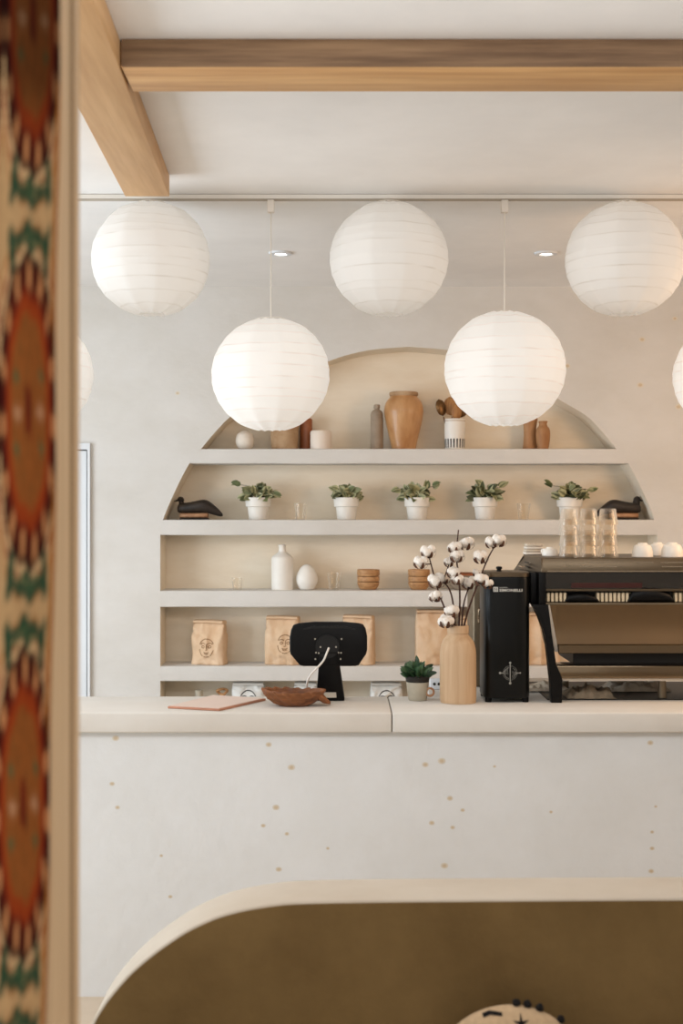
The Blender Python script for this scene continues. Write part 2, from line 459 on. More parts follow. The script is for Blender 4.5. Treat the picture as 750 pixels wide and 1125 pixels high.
# ------------------------------------------------------------ counter
bm = BM()
XA, XB = -1.75, 2.3
add_box(bm, XA+0.02,XB-0.02,4.53,4.88,0.0,ZC-0.0715)
knots(bm, [(295,818,3),(320,843,3.6),(303,887,3.4),(289,907,2.4),(315,916,2.2),(306,955,3),(127,811,3.4),(123,861,2.6),(129,887,2.4),
           (360,932,1.8),(177,940,1.8),(187,985,2.2),(467,840,3.2),(485,836,3.8),(494,877,3),(508,890,2.2),(474,904,2.8),(497,909,2.4),
           (488,951,3.6),(543,842,1.6),(605,892,1.8),(716,914,2),(716,932,2.4),(715,957,2.8),(714,816,3),(720,886,1.6)], 4.53, 1, 2)
cb = obj('bar_counter', bm, ['counter','knot','knot_dark'], smooth=False)
tag(cb, 'long plastered bar counter front with small filled knots', 'counter')
XS = PX(430.5,DC)
def slab_tint(): pass
bm = BM(); add_box(bm, XA,XS-0.0015,DC,4.90,ZC-0.0714,ZC,0.006,3)
tag(obj('worktop_slab', bm, 'slab'), 'long pale counter top slab under the tablet stand, left of the seam', 'counter top')
bm = BM(); xs2 = PX(474,4.9)
poly = [(XS+0.0015,DC),(XB,DC),(XB,5.45),(xs2,5.45),(xs2,4.90),(XS+0.0015,4.90)]
add_zprism(bm, poly, ZC-0.0714, ZC)
bmesh.ops.bevel(bm, geom=[e for e in bm.edges], offset=0.006, segments=3, profile=0.5, affect='EDGES')
tag(obj('worktop_slab', bm, 'slab'), 'pale counter top slab under the coffee machine, right of the seam', 'counter top')
# support under the deep part of the right slab
bm = BM(); add_box(bm, 0.75,XB-0.05,5.0,5.40,0.0,ZC-0.0716)
tag(obj('under_counter_cabinet', bm, 'white_paint', smooth=False), 'white cabinet below the counter behind the coffee machine', 'cabinet')

# ------------------------------------------------------------ shelves
def shelf(py_top, py_bot, label, seed):
    bm = BM(); zt = PZ(py_top,DW); zb = PZ(py_bot,DW); r = 0.006
    sec = []
    for k in range(5):
        a = PI/2*k/4; sec.append((DW+r-r*math.sin(a), zb+r-r*math.cos(a)))
    for k in range(5):
        a = PI/2*k/4; sec.append((DW+r-r*math.cos(a), zt-r+r*math.sin(a)))
    sec = [(DN,zb)]+sec+[(DN,zt)]
    n = 60; rings = []
    for i in range(n+1):
        u = -1+2*i/n; ring = []
        for y,z in sec:
            x = NX+u*(half(z)+0.004)
            wob = 0.0022*noise.noise(Vector((x*3.1,seed*7.3+(0 if z > (zt+zb)/2 else 5),0))) if y < DW+0.05 else 0
            if z > (zt+zb)/2: wob = min(wob,0)*0.6
            ring.append(bm.verts.new((x,y+0.0006,z+wob)))
        rings.append(ring)
    m = len(sec)
    for A,B in zip(rings[:-1],rings[1:]):
        for k in range(m):
            j = (k+1)%m
            bm.faces.new((A[k],B[k],B[j],A[j]))
    bm.faces.new(rings[0]); bm.faces.new(list(reversed(rings[-1])))
    o = obj('niche_shelf', bm, 'plaster')
    tag(o, label, 'shelf', 'plaster shelves in the arched niche')
    return zt
Z1 = shelf(493,509.5,'topmost plaster shelf of the niche, carrying the big clay urn',1)
Z2 = shelf(571,588,'plaster shelf carrying the potted plants and the duck decoys',2)
Z3 = shelf(649,667,'plaster shelf carrying the white bottle, egg and wooden bowls',3)
Z4 = shelf(732,748.5,'lowest plaster shelf, carrying the kraft paper coffee bags',4)
DO = 6.90; SO = DO/F         # depth the shelf things stand at
def sx(px): return PX(px,DO)

# ------------------------------------------------------------ beams, track, downlights
bm = BM(); yb0 = (HC-HE)*F/(CY-42); zb = HE+(CY-74)*yb0/F; yb1 = (zb-HE)*F/(CY-101)
add_box(bm, -0.56,XR,yb0,yb1,zb,HC-0.001,0.004,2)
bm.normal_update()
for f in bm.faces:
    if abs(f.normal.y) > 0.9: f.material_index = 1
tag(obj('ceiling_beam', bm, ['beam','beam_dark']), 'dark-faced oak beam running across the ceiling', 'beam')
bm = BM()
zb2 = zb-0.004
def bx_(y): return -0.613+(4.543-y)*0.0385
ya, ye = 1.63, 4.543
pts = []
for y in (ya, ye): pts.append(y)
add_hexa(bm, [(bx_(ya)-0.158,ya,zb2),(bx_(ya),ya,zb2),(bx_(ya),ya,HC-0.001),(bx_(ya)-0.158,ya,HC-0.001),
              (bx_(ye)-0.158,ye,zb2),(bx_(ye),ye,zb2),(bx_(ye),ye,HC-0.001),(bx_(ye)-0.158,ye,HC-0.001)], 0.003, 2)
tag(obj('ceiling_beam', bm, 'beam_y'), 'pale oak beam running away from the camera at upper left', 'beam')

bm = BM(); add_box(bm, -1.7,1.9,DT-0.016,DT+0.016,HC-0.018,HC-0.001,0.002,1)
tr = thing('ceiling_track', 'long thin white lighting track on the ceiling', 'light track', (0.1,DT,HC-0.001))
obj('rail', bm, 'track', tr, world=True)
bm = BM(); add_box(bm, -1.7,1.9,DT-0.0155,DT+0.0155,HC-0.0205,HC-0.0181)
obj('conductor_slot', bm, 'track_dark', tr, smooth=False, world=True)

for px,lab in ((308,'small recessed ceiling downlight above the lower left lantern cord'),(599.5,'small recessed ceiling downlight right of the lower right lantern cord')):
    D = (HC-HE)*F/(CY-277.5)
    t = thing('recessed_downlight', lab, 'downlight', (PX(px,D),D,HC), group='recessed downlights')
    bm = BM(); add_lathe(bm, [(0.028,-0.001),(0.032,-0.010),(0.052,-0.009),(0.055,-0.0005)], 32)
    obj('trim_ring', bm, 'white_paint', t)
    bm = BM(); add_lathe(bm, [(0,-0.004),(0.030,-0.004)], 24)
    obj('lens', bm, 'lamp_glow', t)

# ------------------------------------------------------------ paper lanterns
def lantern_mesh(R, seed):
    bm = BM(); rnd = random.Random(seed)
    nl, na = 132, 96; NR = 10
    ribs = [-0.93+1.86*(k+0.5)/NR+rnd.uniform(-0.03,0.03) for k in range(NR)]
    tilt = [(rnd.uniform(-0.055,0.055), rnd.uniform(0,6.28)) for _ in ribs]
    cols = []; rings = []
    for i in range(nl+1):
        th = PI*(0.075+0.85*i/nl); s0 = math.cos(th)
        ring = []
        for j in range(na):
            a = 2*PI*j/na; best = 9; 
            for rb,(ta,tp) in zip(ribs,tilt):
                p = rb+ta*math.sin(a+tp)*math.sqrt(max(0.05,1-rb*rb))
                best = min(best, abs(s0-p))
            bulge = min(1, best/0.07)
            k = R*(1.004-0.009*min(1,best/0.09))*(1-0.45*(1-math.cos(PI/11)/math.cos((a+0.2)%(2*PI/11)-PI/11)))*(1+0.008*noise.noise(Vector((math.cos(a)*2+seed,math.sin(a)*2,s0*3))))
            seam = abs((a*8/(2*PI)+0.3)%1-0.5)
            k *= 1-0.004*(0.5-seam)*2
            ring.append(bm.verts.new((k*math.sin(th)*math.cos(a), k*math.sin(th)*math.sin(a), k*math.cos(th)*0.965)))
            line = max(0, 1-best/0.010)*(0.4+0.6*abs(noise.noise(Vector((a*1.7+seed,s0*9,1)))*1.6))
            sm = max(0,1-(0.5-seam)/0.5*1.0)  if False else (0.06 if seam > 0.475 else 0)
            v = 1-min(0.22,0.20*line)-sm*0.3
            cols.append((0.83*v, 0.81*v**1.15, 0.78*v**1.4, 1))
        rings.append(ring)
    for A,B in zip(rings[:-1],rings[1:]):
        for j in range(na):
            k = (j+1)%na
            bm.faces.new((A[j],B[j],B[k],A[k]))
    return bm, cols
LR = 65.5*DT/F
first = {}
def lantern(px, py, lit, label, seed, wide=1.0):
    c = P(px,py,DT)
    ztop = c.z+LR*0.965*math.cos(PI*0.075)
    t = thing('paper_lantern', label, 'paper lantern', c, seed*0.9, 'round white paper lanterns')
    bm, cols = lantern_mesh(LR*wide, seed)
    o = obj('paper_shade', bm, 'paper_on' if lit else 'paper_off', t, smooth='full', auto='keep'); set_cols(o, cols)
    bm = BM()
    rr = LR*wide*math.sin(PI*0.075)
    add_tube(bm, [(rr*math.cos(2*PI*k/24),rr*math.sin(2*PI*k/24),ztop-c.z) for k in range(25)], 0.0016, 6, cap=False)
    obj('wire_ring', bm, 'cord', t)
    zt = HC-0.0205-c.z
    if zt-(ztop-c.z) > 0.12:
        bm = BM(); add_box(bm, -0.013,0.013,-0.014,0.014,zt-0.048,zt-0.0005,0.002,1)
        obj('track_adapter', bm, 'adapter', t)
        bm = BM(); add_tube(bm, [(0,0,ztop-c.z-0.05),(0,0,zt-0.048)], 0.0026, 8)
        obj('cord', bm, 'cord', t)
    else:
        bm = BM(); add_tube(bm, [(0,0,ztop-c.z-0.03),(0,0,zt+0.0)], 0.0026, 8)
        add_lathe(bm, [(0,zt-0.012),(0.007,zt-0.012),(0.007,zt),(0,zt)], 12)
        obj('hook', bm, 'adapter', t)
    t.rotation_euler.z = 0
    return t
lantern(166,285,False,'unlit paper lantern hanging below the end of the pale oak beam',1)
lantern(427,285,False,'paper lantern hanging high at centre, above the arch top',2)
lantern(685.5,285,False,'paper lantern hanging high at right beside the recessed downlight',3)
lantern(297.5,412,True,'glowing paper lantern on a long cord, hiding the left end of the top shelf',4)
lantern(554,405.5,True,'glowing paper lantern on a long cord right of the big clay urn',5,1.02)
lantern(37,410,True,'paper lantern at far left, mostly hidden behind the door jamb',6)
lantern(805,413,True,'paper lantern cut off by the right edge of the photo',7)

# ------------------------------------------------------------ shelf things: pottery
def lathe_thing(name, label, cat, px, z, prof, m, seg=36, group=None, D=DO, fn=None, smooth=True):
    bm = BM(); add_lathe(bm, prof, seg, fn=fn)
    o = obj(name, bm, m, loc=(PX(px,D),D,z+0.0005), smooth=smooth)
    return tag(o, label, cat, group)
u = SO
lathe_thing('round_vase','small round white vase at the left end of the top shelf','vase',269,Z1,
    sprof([(0,0),(5*u,0),(9*u,4*u),(10.2*u,10*u),(8.5*u,16.5*u),(4*u,20*u),(2.6*u,20.6*u),(2.2*u,20*u),(0,18*u)]),'ceramic_matte')
lathe_thing('clay_pot','taupe clay pot half hidden by the lower left lantern','pot',312.5,Z1,
    sprof([(0,0),(12.5*u,0),(14.5*u,2*u),(15.3*u,14*u),(15.5*u,27*u),(16*u,29*u),(14.5*u,29*u),(13.8*u,14*u),(0,4*u)]),'clay')
lathe_thing('cylinder_vase','slim copper-brown cylinder vase on the top shelf behind the lower left lantern','vase',336,Z1,
    [(0,0),(6.6*u,0),(7*u,1*u),(7*u,33*u),(6.4*u,34.5*u),(5.2*u,34.5*u),(5*u,30*u),(0,28*u)],'copper_brown', D=6.945)
lathe_thing('pillar_candle','short off-white pillar candle on the top shelf','candle',352.5,Z1,
    [(0,0),(11.3*u,0),(11.7*u,0.8*u),(11.7*u,18.5*u),(10.6*u,20*u),(3*u,19.4*u),(0,19*u)],'candle', D=6.86)
lathe_thing('stoneware_bottle','slender grey stoneware bottle left of the big clay urn','bottle',413.8,Z1,
    sprof([(0,0),(6.6*u,0),(7*u,1.5*u),(7*u,20*u),(6.9*u,37*u),(5.8*u,41.5*u),(3*u,44*u),(2.8*u,45*u)],4)+[(3.5*u,45.2*u),(3.5*u,48.6*u),(2.6*u,49.4*u),(0,49.4*u)],'grey_stone')
t = thing('clay_urn','big orange-brown glazed clay urn on the top shelf','urn',(sx(443.3),DO,Z1+0.0005))
bm = BM(); add_lathe(bm, sprof([(0,0),(12.8*u,0),(13.4*u,1*u),(15*u,9*u),(18.6*u,24*u),(21.3*u,38*u),(21.4*u,45*u),(19.5*u,52*u),(15.8*u,56.5*u),(14.6*u,58.5*u)],6),44)
obj('body', bm, 'urn', t)
bm = BM(); add_lathe(bm, sprof([(14.4*u,58*u),(15.6*u,59.2*u),(16*u,61*u),(15.3*u,62.8*u),(13.4*u,62.6*u),(13*u,59*u),(13*u,40*u)],4),44)
obj('rim', bm, 'clay', t)

t = thing('utensil_crock','white crock with black stripes holding spoons','crock',(sx(499.3),DO,Z1+0.0005))
bm = BM(); add_lathe(bm, [(0,0),(10.3*u,0),(10.7*u,0.8*u),(11.2*u,16*u),(11.4*u,33*u),(10.6*u,33.6*u),(9.8*u,32*u),(9.4*u,6*u),(0,4*u)],40)
obj('body', bm, 'ceramic_white', t)
bm = BM()
for k in range(20):
    a = 2*PI*(k+0.5)/20; r0 = 10.95*u
    for (z0,z1) in ((1.8*u,11.5*u),):
        c = Vector((r0*math.cos(a),r0*math.sin(a),0)); d = Vector((-math.sin(a),math.cos(a),0))
        rr0 = (10.75+0.5*z0/(16*u))*u+0.0006; rr1 = (10.75+0.5*z1/(16*u))*u+0.0006
        n = Vector((math.cos(a),math.sin(a),0))
        wv = 0.85*u
        vs = [n*rr0-d*wv*0.6+Vector((0,0,z0)), n*rr0+d*wv*0.6+Vector((0,0,z0)), n*rr1+d*wv+Vector((0,0,z1)), n*rr1-d*wv+Vector((0,0,z1))]
        bm.faces.new([bm.verts.new(v) for v in vs])
obj('stripes', bm, 'black_ink', t, smooth=False)
bm = BM(); add_tube(bm,[(11.3*u*math.cos(2*PI*k/40),11.3*u*math.sin(2*PI*k/40),31.2*u) for k in range(41)],0.35*u,6,cap=False)
obj('dark_line', bm, 'clay', t)
def spoon(px, tipx, tipz, rw, rl, m, label, tilt, dy):
    base = Vector((sx(px), DO+dy, Z1+6*u)); tip = Vector((sx(tipx), DO+dy*2.4, Z1+tipz*u))
    t = thing('serving_spoon', label, 'spoon', base, group='spoons in the striped crock')
    d = (tip-base); L = d.length; d.normalize()
    bm = BM(); add_tube(bm, [(0,0,0), d*(L-rl*1.1*u)], 0.0038, 8, 0.0034)
    obj('handle', bm, m, t)
    bm = BM()
    side = d.cross(Vector((math.sin(tilt),-math.cos(tilt),0))).normalized(); nr = side.cross(d).normalized()
    n = 10; rings = []
    c0 = d*L
    grid = []
    for i in range(n+1):
        v = -1+2*i/n; w_ = math.sqrt(max(0.001,1-v*v)); row = []
        for j in range(9):
            q = -1+2*j/8; x = q*w_
            dep = 0.42*rw*u*(1-(x*x+v*v))
            row.append(bm.verts.new(c0+side*x*rw*u+d*v*rl*u+nr*dep))
        grid.append(row)
    for A,B in zip(grid[:-1],grid[1:]):
        for j in range(8): bm.faces.new((A[j],A[j+1],B[j+1],B[j]))
    o = obj('bowl', bm, m, t)
    sm = o.modifiers.new('thick','SOLIDIFY'); sm.thickness = 0.0025
    return t
spoon(495,484,46,6.4,9.5,'bronze','dark bronze spoon leaning out left of the striped crock',0.5,-0.006)
spoon(500,495,48,7.6,10.5,'wood_spoon','wooden spoon standing upright in the striped crock',-0.3,0.008)
spoon(503,506.5,44,7,9,'bronze','bronze spoon leaning right in the striped crock',-0.2,-0.005)
spoon(501,501,41,6.0,8.5,'wood_spoon','short wooden spoon in front in the striped crock',0.2,-0.012)
lathe_thing('tall_vase','taller of two tan vases right of the glowing lantern','vase',582,Z1,
    sprof([(0,0),(7.4*u,0),(8*u,1*u),(7.2*u,8*u),(6.8*u,16*u),(7.2*u,26*u),(8.2*u,31*u),(8.4*u,34*u),(7*u,35.5*u),(5.4*u,35*u),(5.4*u,28*u)],5),'tan_vase',D=6.92)
lathe_thing('small_vase','smaller of two tan vases on the top shelf, with a narrow neck','vase',596.3,Z1,
    sprof([(0,0),(5.6*u,0),(6*u,1*u),(7.2*u,8*u),(7.8*u,16*u),(7*u,22*u),(4.6*u,25.5*u),(4.3*u,28*u),(5*u,30*u),(4.2*u,30.6*u),(3.4*u,29*u),(3.3*u,24*u)],5),'tan_vase',D=6.86)

# ------------------------------------------------------------ potted plants
def leaf(bm, cols, base, dirv, L, W, rnd, cream, green):
    d = dirv.normalized(); up = Vector((0,0,1))
    tn = Vector((rnd.uniform(-.7,.7),-1,rnd.uniform(0.1,1.0)))
    s = d.cross(tn)
    if s.length < 1e-3: s = Vector((1,0,0))
    s.normalize(); n = s.cross(d).normalized()
    roll = rnd.uniform(-0.4,0.4); s2 = s*math.cos(roll)+n*math.sin(roll); n2 = n*math.cos(roll)-s*math.sin(roll)
    curl = rnd.uniform(0.1,0.5); fold = rnd.uniform(0.1,0.4)
    rows = []
    K = 6
    for i in range(K+1):
        t = i/K; wv = W*math.sin(PI*min(1,t**0.8))**0.6 if 0 < t < 1 else 0.0006
        c = base+d*L*t-n2*curl*L*t*t
        row = []
        for q in (-1,-0.55,0,0.55,1):
            p = c+s2*q*wv*0.5+n2*fold*abs(q)*wv*0.5
            row.append(bm.verts.new(p))
            edge = abs(q) > 0.8 or (abs(q) > 0.4 and cream > 0.6)
            base_c = (0.50,0.48,0.27) if (edge and cream > 0.25) else green
            k = rnd.uniform(0.85,1.12)
            cols.append((base_c[0]*k,base_c[1]*k,base_c[2]*k,1))
        rows.append(row)
    for A,B in zip(rows[:-1],rows[1:]):
        for j in range(4): bm.faces.new((A[j],A[j+1],B[j+1],B[j]))
def plant(px, z, label, seed, n, spread, hgt, lean=0.0, trailing=(), lsize=(8,12), D=DO):
    rnd = random.Random(seed)
    t = thing('potted_plant', label, 'potted plant', (PX(px,D),D,z+0.0005), group='potted plants on the second shelf')
    bm = BM()
    add_lathe(bm, [(0,0),(9.6*u,0),(10.3*u,0.8*u),(11.6*u,13.4*u),(12.2*u,14*u),(13.6*u,14.4*u),(14.3*u,23.4*u),(13.9*u,24.2*u),(12.9*u,24*u),(12.4*u,20*u),(0,20*u)],40)
    obj('pot', bm, 'ceramic_white', t)
    bm = BM(); add_lathe(bm, [(0,21.5*u),(6*u,21.8*u),(12.2*u,21*u)],24)
    obj('soil', bm, 'pot_soil', t)
    bm = BM(); cols = []
    for k in range(int(n*1.7)):
        a = rnd.uniform(0,2*PI); r = rnd.random()**0.6
        q = math.cos(a)*r
        top = hgt*(1-0.75*q*q)
        base = Vector((q*spread*0.72*u+lean*u, math.sin(a)*r*10*u-2*u, (22+top*rnd.random()**0.8*0.8)*u))
        d = Vector((q*1.2+rnd.uniform(-.7,.7), math.sin(a)*0.4-0.3, rnd.uniform(-0.25,0.9)))
        g = rnd.choice([(0.10,0.115,0.045),(0.15,0.17,0.07),(0.06,0.07,0.03),(0.24,0.25,0.12)])
        leaf(bm, cols, base, d, rnd.uniform(*lsize)*u, rnd.uniform(6,8.5)*u, rnd, rnd.random(), g)
    for (lx,lz,ddx,ddz) in trailing:
        for k in range(3):
            leaf(bm, cols, Vector(((lx+rnd.uniform(-2,2))*u, rnd.uniform(-8,0)*u, (lz+rnd.uniform(-2,2))*u)), Vector((ddx,-0.4,ddz)), rnd.uniform(8,11)*u, 6*u, rnd, rnd.random(), (0.12,0.15,0.06))
    o = obj('foliage', bm, 'leaf', t, auto='keep', smooth='full'); set_cols(o, cols)
    bm = BM()
    for k in range(12):
        a = rnd.uniform(0,2*PI); r = rnd.uniform(0.2,0.9)
        add_tube(bm, spline([(0.3*r*10*u*math.cos(a),0.3*r*10*u*math.sin(a),21*u),(r*8*u*math.cos(a),r*8*u*math.sin(a),26*u),(r*spread*0.75*u*math.cos(a)+lean*u*0.7,r*9*u*math.sin(a),30*u)],4),0.0013,5)
    for (lx,lz,ddx,ddz) in trailing:
        add_tube(bm, spline([(0,0,21*u),(lx*0.4*u,-2*u,(lz*0.5+16)*u),(lx*u,-4*u,lz*u)],4),0.0013,5)
    obj('stems', bm, 'twig', t)
plant(283.5,Z2,'pale leafy potted plant nearest the left duck decoy',11,34,18,15,-1,[(-19,38,-1,.2),(16,29,1,-.3)])
plant(380.5,Z2,'compact potted plant, second from left, under the long gap of the shelf',12,34,13,14,1,[(-10,33,-1,.5)])
plant(458,Z2,'potted plant with a trailing sprig on its right, below the clay urn',13,34,17,14,-1,[(18,36,0.6,.4),(-19,33,-1,0),(10,33,.2,1)])
plant(532.5,Z2,'potted plant with one big leaf rising right, fourth in the row',14,30,14,14,0,[(15,35,1,.9),(-2,38,-.6,.5)],(9,14))
plant(625.5,Z2,'potted plant behind the stack of glass tumblers',15,38,18,14,0,[(-19,37,-.8,.6),(19,33,1,.2)],(8,12))

# ------------------------------------------------------------ duck decoys
def duck(name, label, px0, flip, seed, headlow):
    s = -1 if flip else 1
    t = thing('duck_decoy', label, 'duck decoy', (sx(px0),DO,Z2+0.0005), group='carved duck decoys')
    def X(v): return s*v*u
    bm = BM(); add_loft(bm, [(X(-18),0,0.9*u,7*u,0.9*u),(X(-17),0,0.9*u,8*u,0.9*u),(X(12),0,0.9*u,8*u,0.9*u),(X(13),0,0.9*u,7*u,0.9*u)],16,4)
    obj('base', bm, 'duck_black', t)
    bm = BM(); secs = []
    for i in range(9):
        v = -18+30.5*i/8; e = math.sin(PI*(i+0.6)/9.2)**0.4
        secs.append((X(v),0,4.6*u,10.4*u*e,2.8*u))
    add_loft(bm, secs, 20, 3)
    obj('belly', bm, 'duck_tan', t)
    bm = BM()
    prof = [(-20.8,11.5,4,2.5),(-20,12,7,4.2),(-17,12.6,9,5.6),(-10,12.8,10.2,5.9),(-2,13.6,10.8,6.6),(6,14.6,10.8,7.2),(12,14,9.6,7),(17,11.6,7.6,6),(22,8.8,5.6,4.6),(26,6.4,3.8,3),(28.5,5,1.6,1.4)]
    pr = spline([tuple(map(float,p)) for p in prof],4)
    add_loft(bm, [(X(v),0,cz*u,ry*u,rz*u) for v,cz,ry,rz in pr], 22, 2.3)
    obj('body', bm, 'duck_black', t)
    bm = BM()
    hz = 21.8 if not headlow else 22.2
    add_loft(bm, [(X(v),0,cz*u,ry*u,rz*u) for v,cz,ry,rz in spline([(-21.,hz,1.2,1.),(-20,hz+0.4,3.2,2.3),(-17.5,hz+0.7,3.6,2.7),(-15,hz+0.2,3.2,2.2),(-13.8,hz-0.3,1.4,1.)],4)], 16)
    # neck
    add_tube(bm, spline([(X(-15),0,12*u),(X(-16.4),0,16.5*u),(X(-17.4),0,hz*u)],4), (3.6 if not headlow else 5)*u, 12, (2.4 if not headlow else 3.4)*u)
    obj('head', bm, 'duck_black', t)
    bm = BM(); add_loft(bm, [(X(-19.5),0,(hz-0.2)*u,2*u,1.4*u),(X(-22.5),0,(hz-1.2)*u,2*u,0.9*u),(X(-25),0,(hz-1.8)*u,1.6*u,0.5*u)],12)
    obj('bill', bm, 'duck_black', t)
    return t
duck('duck_decoy','black duck decoy facing left at the left end of the shelf',216,False,1,False)
duck('duck_decoy','black duck decoy facing right at the right end of the shelf',682,True,2,True)

# ------------------------------------------------------------ glasses, bottle, egg, bowls on the shelves
def glass_prof(rb, rt, h, th=0.0016, base=0.006):
    return [(0,0),(rb*0.92,0),(rb,0.002),(rt,h),(rt-th,h),(rb-th,base),(0,base)]
def facet(r,z,a):
    return (r*(1-0.03*abs(math.sin(4*a))), z)
def shelf_glass(label,px,z,rb,rt,h):
    lathe_thing('glass_tumbler',label,'glass',px,z,glass_prof(rb*u,rt*u,h*u),'glass',32,'clear glasses on the shelves',fn=facet)
    c = (sx(px),DO,z+0.0075)
shelf_glass('small clear glass between the two leftmost potted plants',330,Z2,5.2,6.8,18)
shelf_glass('small clear glass left of the tumbler stack, beside the fourth plant',575,Z2,5.6,7.6,17.5)
shelf_glass('tiny clear glass standing alone at the left of the third shelf',260.5,Z3,5,6.3,13)
shelf_glass('clear faceted glass between the white egg and the wooden bowls',367,Z3,5.6,7.8,18.5)
lathe_thing('white_bottle','white ceramic bottle with a narrow neck on the third shelf','bottle',310,Z3,
    sprof([(0,0),(11*u,0),(11.8*u,1*u),(12*u,10*u),(12*u,32*u),(10.6*u,36.5*u),(6*u,40*u),(4*u,42*u)],5)+[(3.8*u,47*u),(4.4*u,48.6*u),(3.6*u,49.4*u),(2.6*u,48*u),(2.6*u,42*u)],'ceramic_white')
lathe_thing('egg_vase','white egg-shaped vase beside the white bottle','vase',337,Z3,
    sprof([(0,0),(6*u,0),(8.5*u,1.6*u),(11.6*u,8.5*u),(11.2*u,15.5*u),(8*u,22.5*u),(4*u,26.6*u),(0,27.8*u)],6),'ceramic_white')
def bowls(px, labels, D=DO, w=12.4, hs=(13,9,9)):
    z = Z3
    off = [0, 8.6, 14.6]
    for k,lab in enumerate(labels):
        h = hs[k]
        if k == 0: pr = [(0,0),(w*0.62*u,0)]+sprof([(w*0.70*u,0.4*u),(w*0.86*u,3*u),(w*0.96*u,6*u),(w*1.0*u,h*u)],3)
        else: pr = [(0,0.2*u),(w*0.8*u,0.2*u),(w*0.96*u,0.6*u),(w*(1.0 if k==2 else 0.985)*u,1.8*u),(w*(1.0 if k==2 else 0.985)*u,h*u)]
        pr += [(w*0.97*u,(h+0.3)*u),(w*0.91*u,(h+0.2)*u),(w*0.84*u,h*0.6*u),(w*0.5*u,h*0.3*u),(0,h*0.25*u)]
        lathe_thing('wooden_bowl',lab,'bowl',px,z+off[k]*u,pr,'bowl_wood',36,'stacked wooden bowls',D=D)
bowls(404.5,['bottom wooden bowl of the stack right of the clear glass','middle wooden bowl of the stack right of the clear glass','top wooden bowl of the stack right of the clear glass'],hs=(8.2,5.7,7.2))
bowls(460,['bottom wooden bowl of the stack behind the cotton sprigs','middle wooden bowl of the stack behind the cotton sprigs','top wooden bowl of the stack behind the cotton sprigs'],hs=(8.2,5.7,7.2),w=12)
t = thing('stoneware_bowl','olive stoneware bowl with brown rim behind the cotton stems','bowl',(sx(509),DO,Z3+0.0005))
bm = BM(); add_lathe(bm, sprof([(0,0),(9*u,0),(13*u,4*u),(17*u,11*u),(18*u,16.5*u),(16.6*u,16.5*u),(12*u,5*u),(0,2*u)],5),36)
obj('body', bm, 'grey_stone', t)
bm = BM(); add_tube(bm,[(17.4*u*math.cos(2*PI*k/40),17.4*u*math.sin(2*PI*k/40),17*u) for k in range(41)],1.2*u,8,cap=False)
obj('rim', bm, 'copper_brown', t)

